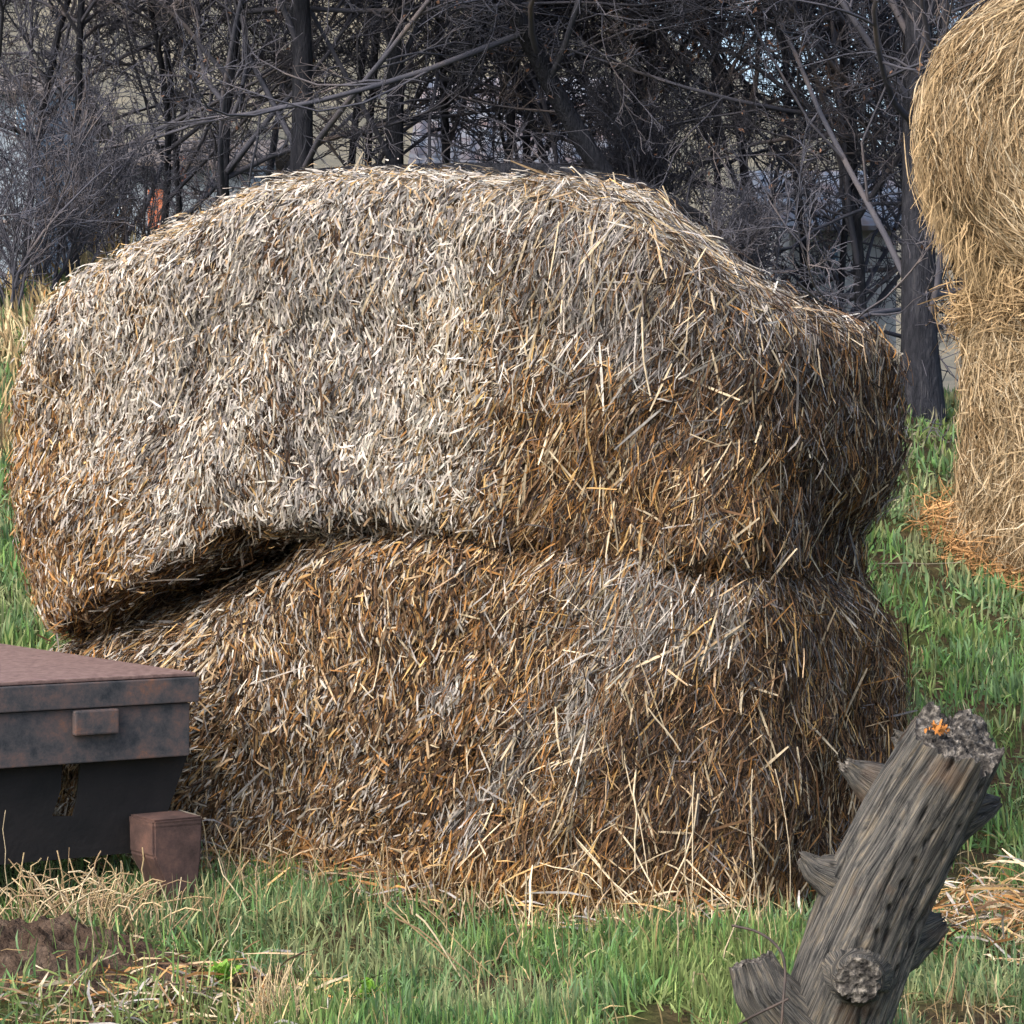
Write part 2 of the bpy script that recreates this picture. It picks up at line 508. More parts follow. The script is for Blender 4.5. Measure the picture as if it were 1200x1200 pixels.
def straw_coat(V, Fq, N, zones, lens=(0.05, 0.13), wid=(0.006, 0.015), seed=0):
    def w(c, n):
        f = norm(np.array([0, 0, 1.3]) - c)
        return 0.12 + 1.0 * sstep(-0.35, 0.15, np.sum(f * n, 1))
    p, n = sample_mesh(V, Fq, N, w)
    col, a, b, h, en = zones(p, n)
    down = np.array([0, 0, -1.0]) - n * (-n[:, 2:3])
    flat = np.abs(n[:, 2]) > 0.9
    down[flat] = np.array([-ED[0], -ED[1], 0])
    down = norm(down)
    side = np.cross(n, down)
    ph = rng.normal(0, 0.42, N) - (1 - en) * 0.36 + (fbm(p * 2.4, 90 + seed, 3) - 0.5) * 2.0 * (1 - 0.6 * np.maximum(en, sstep(1.2, 0.7, a)))
    wild = rng.random(N) < 0.16
    ph[wild] = rng.uniform(-1.6, 1.6, wild.sum())
    d = down * np.cos(ph)[:, None] + side * np.sin(ph)[:, None]
    coarse = np.maximum(en, sstep(1.1, 0.6, a))
    L = rng.uniform(*lens, N) * (1 + 0.7 * coarse)
    W = rng.uniform(*wid, N) * (0.9 - 0.32 * coarse)
    thin = rng.random(N) < 0.35
    W[thin] *= 0.45
    long = rng.random(N) < 0.008 + 0.040 * coarse
    L[long] = rng.uniform(0.10, 0.26, long.sum())
    W[long] = rng.uniform(0.004, 0.009, long.sum())
    pale_long = long & (rng.random(N) < 0.4)
    col[pale_long] = np.array(PAL['pale']) * np.exp(rng.normal(-0.25, 0.25, (pale_long.sum(), 1)))  # some of the long strands are pale straw
    d = d + n * rng.normal(0, 0.15, N)[:, None]
    c = p + n * (rng.gamma(2.0, 0.009, N) - 0.005)[:, None]
    Vr, Fr = ribbons(c, d, n, L, W, 5, bow=rng.normal(0.001, 0.003, N), wig=rng.normal(0, 0.0014, N), twist=rng.normal(0, 0.55, N), taper=0.6)
    return Vr, Fr, np.repeat(col, 10, 0)


def stalks_mesh(lines, width, colors, K=6, m=4):
    """hand-placed stalks: list of (p0, p1, sag)"""
    t = np.linspace(0, 1, K)
    pts = []
    for p0, p1, sag in lines:
        q = p0[None] * (1 - t[:, None]) + p1[None] * t[:, None]
        q[:, 2] += sag * 4 * t * (1 - t)
        q += rng.normal(0, 0.004, q.shape) + np.cumsum(rng.normal(0, 0.05 * np.linalg.norm(p1 - p0) / K * 2, q.shape), 0)
        pts.append(q)
    pts = np.array(pts)
    rad = np.broadcast_to(np.asarray(width)[:, None] * np.linspace(1, 0.7, K)[None], pts.shape[:2])
    V, Fq = tubes(pts, rad, m)
    return V, Fq, np.repeat(colors, K * m, 0)


# upper bale
g_upper = lambda a, b: seam_z(a, b) + 0.02 * sstep(0.3, 2.2, a)
Vu, Fu = bale_body(-0.03, BL + 0.08, -0.06, BW, top_z, g_upper, pw=8.0, seed=3, pz=7.0, pzb=22.0, bump=0.055,
                   post=lambda a, b, z, h: (a + 0.15 * sstep(0.48, 0.18, h) * sstep(0.3, 0.0, a) * sstep(0.2, 1.0, b) - 0.20 * sstep(0.5, 0.0, h) * sstep(BL - 0.45, BL, a), b - 0.05 * sstep(0.6, 0.1, h) * sstep(1.2, 2.0, a), z))
bu = thing('straw_bale', 'large slumped straw bale on top of the stack, bleached pale grey on its long side', 'straw bale', (*plan(1.4, 0.7), 0.9), 'big old straw bales stacked in pairs')
link('bale_core', raw_mesh('bale_core', Vu, Fu, [M['core']], smooth=True), bu)
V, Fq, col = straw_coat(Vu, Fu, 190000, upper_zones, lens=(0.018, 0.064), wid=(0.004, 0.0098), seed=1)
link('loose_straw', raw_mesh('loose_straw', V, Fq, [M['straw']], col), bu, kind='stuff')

# lower bale
low_top = lambda a, b: seam_z(a, b) + 0.05 - 0.14 * sstep(1.5, 1.95, a) + 0.08 * sstep(2.3, 2.8, a) + 0.075 * sstep(1.35, 0.9, a)
low_bot = lambda a, b: ground_z(*plan(a, b)) - 0.10
Vl, Fl = bale_body(-0.05, BL + 0.12, -0.02, BW - 0.02, low_top, low_bot, pw=7.5, seed=8, pz=9.0, bump=0.055,
                   post=lambda a, b, z, h: (a + 0.11 * sstep(0.70, 0.98, h) * sstep(0.3, 0.0, a) * sstep(0.2, 1.0, b), b - 0.09 * sstep(1.7, 0.9, a) * sstep(1.2, 0.2, b) * sstep(1.02, 0.85, h) + 0.06 * sstep(1.3, 1.9, a) * sstep(0.6, 1.0, h), z))
bl = thing('straw_bale', 'brown rotting straw bale at the bottom of the stack, resting on the grass', 'straw bale', (*plan(1.4, 0.7), 0.0), 'big old straw bales stacked in pairs')
link('bale_core', raw_mesh('bale_core', Vl, Fl, [M['core']], smooth=True), bl)
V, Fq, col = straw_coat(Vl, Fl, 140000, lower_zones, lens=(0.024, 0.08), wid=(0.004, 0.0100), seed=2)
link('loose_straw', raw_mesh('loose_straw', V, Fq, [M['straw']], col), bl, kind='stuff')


def side_Y(px, off=-0.08):
    """depth of the long side (b = off) seen at a photo column"""
    k = (px - 600) / F_PX
    x0, y0 = A0 + off * ED
    a = (x0 - k * y0) / (k * LD[1] - LD[0])
    return y0 + a * LD[1]


stk = []
for x0, y0, x1, y1 in [(600, 905, 745, 1078), (640, 960, 772, 1088), (615, 1010, 700, 1040), (560, 1030, 720, 870), (730, 860, 765, 1040), (745, 870, 748, 1010), (812, 905, 800, 1075), (818, 930, 772, 1090),
                       (806, 1005, 890, 1085), (640, 700, 700, 735), (815, 940, 812, 1080), (700, 1060, 790, 1000), (690, 1075, 690, 1040), (530, 1040, 600, 985), (575, 830, 570, 930), (880, 900, 882, 1050), (650, 1050, 720, 960),
                       (755, 370, 770, 465), (905, 900, 925, 1060), (780, 1010, 850, 1060), (840, 1040, 905, 1095), (455, 700, 440, 800), (590, 770, 620, 720), (745, 1040, 700, 1100), (710, 960, 790, 1075)]:
    off = -0.20 if max(y0, y1) > 990 else -0.13
    stk.append((P(x0, y0, side_Y(x0, -0.13)), P(x1, y1, side_Y(x1, off)), rng.uniform(-0.02, 0.03)))
stk.append((P(1028, 660, 8.2), P(1118, 661, 8.3), 0.01))
cc = np.array([PAL['pale']] * len(stk)) * rng.uniform(0.75, 1.35, (len(stk), 1))
V, Fq, col = stalks_mesh(stk, rng.uniform(0.0018, 0.0042, len(stk)), cc)
link('long_stalks', raw_mesh('long_stalks', V, Fq, [M['stalk']], col), bl, kind='stuff')
for (x0, y0, x1, y1) in [(722, 765, 708, 830), (768, 935, 762, 990)]:
    V, Fq, _ = stalks_mesh([(P(x0, y0, side_Y(x0, -0.12)), P(x1, y1, side_Y(x1, -0.13)), 0.02)], [0.0015], np.ones((1, 3)))
    link('twine', raw_mesh('twine', V, Fq, [M['twine']]), bl)

# ------------------------------------------------------------------ golden hay bales on the right
HY = 12.7


def hay_coat(V, Fq, N, dirfun, dens, lens=(0.12, 0.34), wid=(0.003, 0.0075)):
    def w(c, n):
        f = norm(np.array([0, 0, 1.3]) - c)
        return 0.12 + sstep(-0.3, 0.2, np.sum(f * n, 1))
    p, n = sample_mesh(V, Fq, N, w)
    d = dirfun(p, n)
    d = d - n * np.sum(d * n, 1, keepdims=True) + n * rng.normal(0, 0.10, N)[:, None]
    pal = np.array([(0.38, 0.29, 0.175), (0.47, 0.37, 0.24), (0.31, 0.225, 0.13), (0.19, 0.13, 0.07), (0.50, 0.43, 0.31)])
    q = fbm(p * 3, 77, 3)
    pr = np.stack([0.35 + 0 * q, 0.28 + 0 * q, 0.2 + 0 * q, sstep(0.45, 0.3, q) * 0.9 + 0.06, 0.12 + 0 * q], 1)
    i = (rng.random(N)[:, None] > np.cumsum(pr / pr.sum(1, keepdims=True), 1)).sum(1).clip(0, 4)
    col = pal[i] * np.exp(rng.normal(0, 0.18, (N, 1)))
    grow_out = rng.random(N) < 0.05
    lift = rng.gamma(2, 0.012, N)
    d[grow_out] += n[grow_out] * 0.35
    dn = norm(np.cross(d, n))
    Vr, Fr = ribbons(p + n * lift[:, None], d, n, rng.uniform(*lens, N), rng.uniform(*wid, N), 5, bow=rng.normal(0.0, 0.015, N), wig=rng.normal(0, 0.018, N), twist=rng.normal(0, 0.8, N), taper=0.4)
    return Vr, Fr, np.repeat(col, 10, 0)


def cyl_body(center, axis, rad, half, n=46, seed=11, pw=6.0, bump=0.05, flat=0.0):
    """round bale: disc-mapped cube, rounded rims"""
    V, Fq = cube_grid(n)
    # square -> disc in the first two coordinates
    u, v, w = V[:, 0], V[:, 1], V[:, 2]
    dx = u * np.sqrt(np.maximum(1 - v * v / 2, 0)); dy = v * np.sqrt(np.maximum(1 - u * u / 2, 0))
    r = np.hypot(dx, dy)
    k = (r ** pw + np.abs(w) ** pw) ** (1 / pw)
    k = np.maximum(k, 1e-6)
    dx, dy, w = dx / k, dy / k, w / k
    ax = norm(np.array(axis, float))
    e1 = norm(np.cross(np.array([0, 0, 1.0]) if abs(ax[2]) < 0.9 else np.array([0, 1.0, 0]), ax))
    e2 = np.cross(ax, e1)
    if abs(ax[2]) < 0.9:
        dy = np.where(dy < 0, dy * (1 - flat), dy)
    W = np.array(center) + rad * (dx[:, None] * e1 + dy[:, None] * e2) + half * w[:, None] * ax
    nrm = np.cross(W[Fq[:, 2]] - W[Fq[:, 0]], W[Fq[:, 3]] - W[Fq[:, 1]])
    if (np.sum(nrm * (W[Fq].mean(1) - np.array(center)), 1) > 0).mean() < 0.5:
        Fq = Fq[:, ::-1]
    out = norm(W - np.array(center))
    W = W + out * ((fbm(W * 2.6, seed, 3) - 0.5) * 2 * bump)[:, None]
    return W, Fq


hc = P(1284, 172, HY)
ax_h = norm(np.array([-0.25, -1.0, 0.03]))
Vh, Fh = cyl_body(hc, ax_h, 0.90, 0.62, flat=0.12, seed=13, pw=4.5)
hb1 = thing('hay_bale', 'round golden hay bale lying on its side on top of the right hand stack', 'hay bale', tuple(hc - np.array([0, 0, 0.8])), 'golden round hay bales stacked by the trees')
link('bale_core', raw_mesh('bale_core', Vh, Fh, [M['haycore']], smooth=True), hb1)


def swirl(p, n):
    r = p - hc
    t = np.cross(np.broadcast_to(ax_h, r.shape), norm(r - ax_h * (r @ ax_h)[:, None]))
    t = t * np.where(t[:, 2] > 0, -1, 1)[:, None]
    t = t + np.array([0, 0, -0.25])
    s = np.cross(n, t)
    ph = rng.normal(0, 0.28, len(p)) + (fbm(p * 2.5, 31, 2) - 0.5) * 1.0
    return t * np.cos(ph)[:, None] + s * np.sin(ph)[:, None]


V, Fq, col = hay_coat(Vh, Fh, 46000, swirl, 1)
link('loose_hay', raw_mesh('loose_hay', V, Fq, [M['hay']], col), hb1, kind='stuff')

nh = 2600
ang = rng.uniform(math.pi * 0.80, math.pi * 1.62, nh)            # shaggy fringe hanging from the lower rim
e1h = norm(np.cross(np.array([0, 0, 1.0]), ax_h)); e2h = np.cross(ax_h, e1h)
if e2h[2] < 0: e2h = -e2h
e1h = e1h if e1h[0] > 0 else -e1h
rad_o = (np.cos(ang)[:, None] * e1h + np.sin(ang)[:, None] * e2h)
hp = hc + rad_o * (0.90 * rng.uniform(0.93, 1.02, nh))[:, None] + ax_h * (rng.uniform(-0.2, 0.60, nh))[:, None]
hp[:, 2] -= rng.uniform(0.0, 0.12, nh)
V, Fq = ribbons(hp, np.array([0, 0, -1.0]) + rng.normal(0, 0.30, (nh, 3)) + rad_o * 0.25, norm(rad_o + np.array([0, -0.6, 0.1])), rng.uniform(0.10, 0.34, nh), rng.uniform(0.003, 0.007, nh), 5, bow=0.01, wig=rng.normal(0, 0.012, nh), twist=rng.normal(0, 0.8, nh))
colh = np.array([(0.38, 0.28, 0.16)]) * np.exp(rng.normal(0, 0.25, (nh, 1)))
link('hanging_hay', raw_mesh('hanging_hay', V, Fq, [M['hay']], np.repeat(colh, 10, 0)), hb1, kind='stuff')
lc = P(1312, 515, HY + 0.1)
Vb, Fb = cyl_body(lc, (0.03, 0.02, 1), 0.83, 0.74, seed=17, pw=7.0)
gz = ground_z(lc[:1], lc[1:2])[0]
fl = sstep(0.35, 0.0, Vb[:, 2] - (lc[2] - 0.70)) * 0.10
Vb[:, :2] += norm(Vb[:, :2] - lc[:2]) * fl[:, None]
hb2 = thing('hay_bale', 'round golden hay bale standing on end on the grass under another bale', 'hay bale', (lc[0], lc[1], lc[2] - 0.72), 'golden round hay bales stacked by the trees')
link('bale_core', raw_mesh('bale_core', Vb, Fb, [M['haycore']], smooth=True), hb2)


def messy(p, n):
    t = np.array([0, 0, -1.0]) - n * (-n[:, 2:3])
    t[np.abs(n[:, 2]) > 0.9] = (1, 0.3, 0)
    t = norm(t)
    s = np.cross(n, t)
    ph = rng.normal(0, 0.75, len(p)) + (fbm(p * 2.2, 35, 2) - 0.5) * 2.4
    return t * np.cos(ph)[:, None] + s * np.sin(ph)[:, None]


V, Fq, col = hay_coat(Vb, Fb, 40000, messy, 1, lens=(0.10, 0.34))
link('loose_hay', raw_mesh('loose_hay', V, Fq, [M['hay']], col), hb2, kind='stuff')
# hay fallen out of the joint and round the foot of the stack
n_s = 2600
th = rng.uniform(math.pi * 0.72, math.pi * 1.75, n_s)
rr = 0.80 + rng.gamma(1.3, 0.035, n_s)
pz = np.where(rng.random(n_s) < 0.5, lc[2] + 0.72 + rng.normal(0, 0.09, n_s), 0)
rr = np.where(pz == 0, rr + 0.10 + rng.gamma(1.2, 0.05, n_s), rr)
px_, py_ = lc[0] + rr * np.cos(th), lc[1] + rr * np.sin(th)
lowm = pz == 0
pz[lowm] = ground_z(px_, py_)[lowm] + rng.gamma(1.5, 0.035, lowm.sum())
nn = norm(np.stack([np.cos(th), np.sin(th), 0.5 + 0 * th], -1))
dd = rng.normal(0, 1, (n_s, 3)) * np.array([1, 1, 0.6])
V, Fq = ribbons(np.stack([px_, py_, pz], -1), dd, nn, rng.uniform(0.1, 0.35, n_s), rng.uniform(0.004, 0.008, n_s), 5, bow=0.02, wig=0.02, twist=rng.normal(0, 1, n_s))
col = np.array([(0.40, 0.29, 0.165)]) * np.exp(rng.normal(0, 0.3, (n_s, 1)))
col[lowm] *= np.array([0.95, 0.76, 0.6])
link('fallen_hay', raw_mesh('fallen_hay', V, Fq, [M['hay']], np.repeat(col, 10, 0)), hb2, kind='stuff')


# ------------------------------------------------------------------ rusty flatbed at the left
def prism_mesh(name, poly, z0, z1, m, bevel=0.004):
    bm = bmesh.new()
    vs = [bm.verts.new((x, y, z0)) for x, y in poly]
    f = bm.faces.new(vs)
    r = bmesh.ops.extrude_face_region(bm, geom=[f])
    for v in r['geom']:
        if isinstance(v, bmesh.types.BMVert):
            v.co.z = z1
    bmesh.ops.recalc_face_normals(bm, faces=bm.faces)
    if bevel:
        bmesh.ops.bevel(bm, geom=list(bm.edges), offset=bevel, segments=2, affect='EDGES', profile=0.6)
    me = bpy.data.meshes.new(name)
    bm.to_mesh(me); bm.free()
    me.materials.append(m)
    return me


TC = np.array([-1.035, 7.62])
TF = norm(np.array([-0.87, -0.49])[None])[0]
TS = norm(np.array([-0.62, 0.785])[None])[0]
TN = np.array([-TF[1], TF[0]])              # into the trailer, away from the front
if TN[1] < 0:
    TN = -TN
DZ = EYE - (788 - HOR) / F_PX * 7.62


def tq(u, v):
    return TC + TF * u + TS * v


tr = thing('flatbed_trailer', 'rusty steel flatbed with a brown deck and dark frame, left of the straw stack', 'trailer', (*tq(1.0, 0.7), 0))
link('deck', prism_mesh('deck', [tq(0.005, 0.005), tq(3.0, 0.005), tq(3.0, 1.55), tq(0.005, 1.55)], DZ - 0.012, DZ, M['steel_deck'], 0.003), tr)
RIM = 0.096
link('rim', prism_mesh('rim', [tq(0, -0.006), tq(3.0, -0.006), tq(3.0, 0.05), tq(0, 0.05)], DZ - RIM, DZ - 0.0145, M['steel_rust'], 0.004), tr)
link('side_rim', prism_mesh('side_rim', [tq(0.003, 0.055), tq(0.05, 0.055), tq(0.05, 1.52), tq(0.003, 1.52)], DZ - RIM, DZ - 0.0145, M['steel_rust'], 0.003), tr)
CH = 0.175
link('frame_channel', prism_mesh('frame_channel', [tq(0.025, 0.01), tq(3.0, 0.01), tq(3.0, 0.06), tq(0.025, 0.06)], DZ - RIM - 0.003 - CH, DZ - RIM - 0.003, M['steel_rust'], 0.004), tr)
link('side_channel', prism_mesh('side_channel', [tq(0.02, 0.065), tq(0.07, 0.065), tq(0.07, 1.5), tq(0.02, 1.5)], DZ - RIM - 0.003 - CH * 0.55, DZ - RIM - 0.003, M['steel_rust'], 0.004), tr)
link('stake_pocket', prism_mesh('stake_pocket', [tq(0.283, -0.02), tq(0.43, -0.02), tq(0.43, 0.008), tq(0.283, 0.008)], DZ - RIM - 0.003 - 0.083, DZ - RIM - 0.006, M['steel_rust'], 0.006), tr)


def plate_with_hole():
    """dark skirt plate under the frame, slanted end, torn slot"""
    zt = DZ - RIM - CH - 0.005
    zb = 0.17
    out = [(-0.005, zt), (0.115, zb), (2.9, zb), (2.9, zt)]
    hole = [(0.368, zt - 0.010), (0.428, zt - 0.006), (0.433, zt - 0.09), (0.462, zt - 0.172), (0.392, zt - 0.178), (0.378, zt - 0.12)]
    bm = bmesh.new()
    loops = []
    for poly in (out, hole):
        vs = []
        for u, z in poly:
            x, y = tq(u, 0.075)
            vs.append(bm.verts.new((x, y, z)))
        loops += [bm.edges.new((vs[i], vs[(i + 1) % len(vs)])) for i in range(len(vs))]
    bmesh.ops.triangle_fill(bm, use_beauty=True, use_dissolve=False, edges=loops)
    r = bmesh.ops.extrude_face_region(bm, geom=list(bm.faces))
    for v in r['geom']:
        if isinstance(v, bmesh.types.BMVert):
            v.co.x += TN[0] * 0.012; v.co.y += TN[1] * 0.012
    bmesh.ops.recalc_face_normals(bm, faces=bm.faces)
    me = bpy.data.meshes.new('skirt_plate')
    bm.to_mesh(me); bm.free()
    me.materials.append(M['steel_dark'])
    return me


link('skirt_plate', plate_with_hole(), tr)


def leg_mesh():
    bm = bmesh.new()
    zt = EYE - (957 - HOR) / F_PX * 7.5
    rings = []
    for z, u0, u1, v0, v1 in [(-0.15, 0.065, 0.14, -0.10, 0.03), (zt * 0.12, 0.062, 0.15, -0.105, 0.035), (zt * 0.6, 0.048, 0.213, -0.11, 0.05), (zt - 0.02, 0.046, 0.216, -0.113, 0.05), (zt, 0.044, 0.219, -0.118, 0.05)]:
        rings.append([bm.verts.new((*tq(u, v), z)) for u, v in ((u0, v0), (u1, v0), (u1, v1), (u0, v1))])
    for a, b in zip(rings[:-1], rings[1:]):
        for i in range(4):
            bm.faces.new((a[i], a[(i + 1) % 4], b[(i + 1) % 4], b[i]))
    bm.faces.new(rings[0][::-1]); bm.faces.new(rings[-1])
    bmesh.ops.recalc_face_normals(bm, faces=bm.faces)
    bmesh.ops.bevel(bm, geom=list(bm.edges), offset=0.007, segments=2, affect='EDGES')
    me = bpy.data.meshes.new('leg')
    bm.to_mesh(me); bm.free()
    me.materials.append(M['leg_rust'])
    return me


link('leg', leg_mesh(), tr)
for v in (1.0,):
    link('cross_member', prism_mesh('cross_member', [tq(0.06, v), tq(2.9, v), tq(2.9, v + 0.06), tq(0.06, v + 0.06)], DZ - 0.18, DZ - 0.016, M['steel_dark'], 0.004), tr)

# ------------------------------------------------------------------ weathered stump
SY = 5.5


def wood_mat():
    m, nt, b = mat('weathered_wood', 0.85, 0.15)
    N, Lk = nt.nodes, nt.links
    at = N.new('ShaderNodeAttribute'); at.attribute_name = 'grain'
    n1 = N.new('ShaderNodeTexNoise'); n1.inputs['Scale'].default_value = 5.5; n1.inputs['Detail'].default_value = 12; n1.inputs['Roughness'].default_value = 0.8; n1.inputs['Distortion'].default_value = 0.7
    mp = N.new('ShaderNodeMapping'); mp.inputs['Scale'].default_value = (6.0, 6.0, 0.8)
    n2 = N.new('ShaderNodeTexNoise'); n2.inputs['Scale'].default_value = 4.5; n2.inputs['Detail'].default_value = 10; n2.inputs['Roughness'].default_value = 0.75
    r1 = N.new('ShaderNodeValToRGB'); e = r1.color_ramp.elements
    for _ in range(3):
        e.new(0.5)
    for el, (p_, c_) in zip(e, [(0.36, (0.030, 0.033, 0.037)), (0.43, (0.11, 0.115, 0.12)), (0.51, (0.235, 0.235, 0.23)), (0.58, (0.34, 0.31, 0.26)), (0.67, (0.46, 0.40, 0.31))]):
        el.position = p_; el.color = (*c_, 1)
    r2 = N.new('ShaderNodeValToRGB'); e = r2.color_ramp.elements
    e[0].position, e[0].color = 0.38, (0.16, 0.16, 0.17, 1)
    e[1].position, e[1].color = 0.62, (1.25, 1.22, 1.15, 1)
    mu = N.new('ShaderNodeMix'); mu.data_type = 'RGBA'; mu.blend_type = 'MULTIPLY'; mu.inputs['Factor'].default_value = 1
    # rusty orange stain patches
    n3 = N.new('ShaderNodeTexNoise'); n3.inputs['Scale'].default_value = 5.5; n3.inputs['Detail'].default_value = 4
    r3 = N.new('ShaderNodeValToRGB'); e = r3.color_ramp.elements
    e[0].position, e[0].color = 0.56, (0, 0, 0, 1)
    e[1].position, e[1].color = 0.76, (0.75, 0.75, 0.75, 1)
    tc = N.new('ShaderNodeTexCoord')
    mo = N.new('ShaderNodeMix'); mo.data_type = 'RGBA'; mo.inputs['B'].default_value = (0.26, 0.15, 0.08, 1)
    Lk.new(at.outputs['Vector'], n1.inputs['Vector']); Lk.new(at.outputs['Vector'], mp.inputs['Vector']); Lk.new(mp.outputs['Vector'], n2.inputs['Vector'])
    Lk.new(n1.outputs['Fac'], r1.inputs['Fac']); Lk.new(n2.outputs['Fac'], r2.inputs['Fac'])
    Lk.new(r1.outputs['Color'], mu.inputs['A']); Lk.new(r2.outputs['Color'], mu.inputs['B'])
    Lk.new(tc.outputs['Object'], n3.inputs['Vector']); Lk.new(n3.outputs['Fac'], r3.inputs['Fac'])
    Lk.new(r3.outputs['Color'], mo.inputs['Factor']); Lk.new(mu.outputs['Result'], mo.inputs['A'])
    Lk.new(mo.outputs['Result'], b.inputs['Base Color'])
    bp = N.new('ShaderNodeBump'); bp.inputs['Strength'].default_value = 1.0; bp.inputs['Distance'].default_value = 0.02
    Lk.new(n2.outputs['Fac'], bp.inputs['Height']); Lk.new(bp.outputs['Normal'], b.inputs['Normal'])
    return m


M['wood'] = wood_mat()
M['endgrain'] = noise_mat('end_grain', [(0.38, (0.025, 0.024, 0.024)), (0.52, (0.085, 0.08, 0.074)), (0.68, (0.30, 0.28, 0.25))], 60, 12, 0.9, 0.1, 1.0, 60, dist=0.02, stretch=(1, 1, 1))


def gnarled(path, radii, nth=72, ns=150, crack=0.010, seed=1, jag=0.03, cap_tilt=(0, 0, 0), lump=0.10, flatten=None):
    """swept trunk with grain ridges, splits and a broken top; returns V, F(quads), grain, matidx"""
    path = np.asarray(path, float)
    radii = np.asarray(radii, float)
    d = np.concatenate([[0], np.cumsum(np.linalg.norm(np.diff(path, axis=0), axis=1))])
    s = np.linspace(0, d[-1], ns)
    # smooth interpolation
    def cat(vals):
        out = np.stack([np.interp(s, d, vals[:, i]) for i in range(vals.shape[1])], -1)
        k = np.hanning(max(5, ns // 8)); k /= k.sum()
        pad = len(k) // 2
        e = np.concatenate([np.repeat(out[:1], pad, 0) - (np.arange(pad, 0, -1)[:, None]) * (out[1] - out[0]), out, np.repeat(out[-1:], pad, 0) + np.arange(1, pad + 1)[:, None] * (out[-1] - out[-2])])
        return np.stack([np.convolve(e[:, i], k, 'valid') for i in range(e.shape[1])], -1)[:ns]
    c = cat(path)
    r = cat(radii[:, None])[:, 0]
    t = norm(np.gradient(c, axis=0))
    e1 = norm(np.cross(t, np.array([0, 1.0, 0.0])))      # sideways
    e2 = np.cross(e1, t)
    th = np.linspace(0, 2 * math.pi, nth, endpoint=False)
    TH, S = np.meshgrid(th, s)
    twistg = S * 0.55
    cx, sx_ = np.cos(TH + twistg), np.sin(TH + twistg)
    R0 = radii.mean()
    q = np.stack([cx, sx_, S / R0 * 0.22], -1).reshape(-1, 3)
    lumpn = (fbm(q * 1.1, seed, 3).reshape(TH.shape) - 0.5) * 2 * lump
    fib = fbm(np.stack([cx * 11, sx_ * 11, S / R0 * 0.8], -1).reshape(-1, 3), seed + 5, 3).reshape(TH.shape)
    split = np.abs(fbm(np.stack([cx * 2.6, sx_ * 2.6, S / R0 * 0.10], -1).reshape(-1, 3), seed + 9, 2).reshape(TH.shape) - 0.5)
    rr = r[:, None] * (1 + lumpn) + (fib - 0.5) * crack * 1.9 - crack * 2.6 * np.exp(-(split / 0.013) ** 2)
    W = c[:, None] + e1[:, None] * (np.cos(TH) * rr)[..., None] + e2[:, None] * (np.sin(TH) * rr)[..., None]
    topw = sstep(0.86, 1.0, S / s[-1])
    jn = (fbm(np.stack([np.cos(TH) * 3, np.sin(TH) * 3, 0 * S], -1).reshape(-1, 3), seed + 20, 3).reshape(TH.shape) - 0.5) * 2 * jag
    off = (e1[-1] * cap_tilt[0] + e2[-1] * cap_tilt[1])
    W = W + t[-1] * (topw * (jn + (W - c[-1]) @ off))[..., None]
    grain = np.stack([cx, sx_, S / R0 * 0.16], -1)
    rings = [W[-1]]
    ctr = W[-1].mean(0)
    fr = np.append(np.linspace(0.95, 0.04, 24), 0.0)
    capg = []
    for f in fr:
        ring = ctr + (W[-1] - ctr) * f
        pn = np.stack([ring[:, 0], ring[:, 1], ring[:, 2]], -1)
        hgt = (np.round(fbm(pn * np.array([16, 95, 95]), seed + 31, 3) * 9) / 9 - 0.5) * jag * 1.3 * min(1, (1 - f) * 6) - jag * 0.15
        rings.append(ring + t[-1] * hgt[:, None])
        capg.append(np.stack([np.cos(th) * f * 2, np.sin(th) * f * 2, 0 * th + 9], -1))
    G = np.concatenate([grain, np.array(capg)], 0)
    A = np.concatenate([W, np.array(rings[1:])], 0)
    n0 = len(A)
    I = np.arange(n0 * nth).reshape(n0, nth)
    J = np.roll(I, -1, 1)
    Fq = np.stack([I[:-1], J[:-1], J[1:], I[1:]], -1).reshape(-1, 4)
    mi = np.repeat((np.arange(n0 - 1) >= ns - 1).astype(int), nth)
    return A.reshape(-1, 3), Fq, G.reshape(-1, 3), mi


def SP(px, py, dy=0.0):
    return P(px, py, SY + dy)


st = thing('tree_stump', 'leaning grey weathered stump with broken top and branch stubs in front of the stack', 'stump', tuple(SP(955, 1263)))
V, Fq, G, mi = gnarled([SP(940, 1320, 0.06), SP(955, 1260, 0.05), SP(978, 1190, 0.03), SP(1002, 1120, 0.0), SP(1036, 1030, -0.04), SP(1078, 945, -0.09), SP(1122, 862, -0.15)],
                       [0.17, 0.142, 0.130, 0.130, 0.127, 0.115, 0.104], nth=120, ns=260, seed=4, jag=0.045, cap_tilt=(-0.05, 0.22, 0), lump=0.14, crack=0.0075)
link('trunk', raw_mesh('trunk', V, Fq, [M['wood'], M['endgrain']], grain=G, smooth=True, matidx=mi), st)


def stub(path, radii, seed, jag=0.015, name='branch_stub', tilt=(0, 0, 0), lump=0.16):
    V, Fq, G, mi = gnarled(path, radii, nth=48, ns=60, seed=seed, jag=jag, cap_tilt=tilt, lump=lump, crack=0.006)
    return link(name, raw_mesh(name, V, Fq, [M['wood'], M['endgrain']], grain=G, smooth=True, matidx=mi), st)


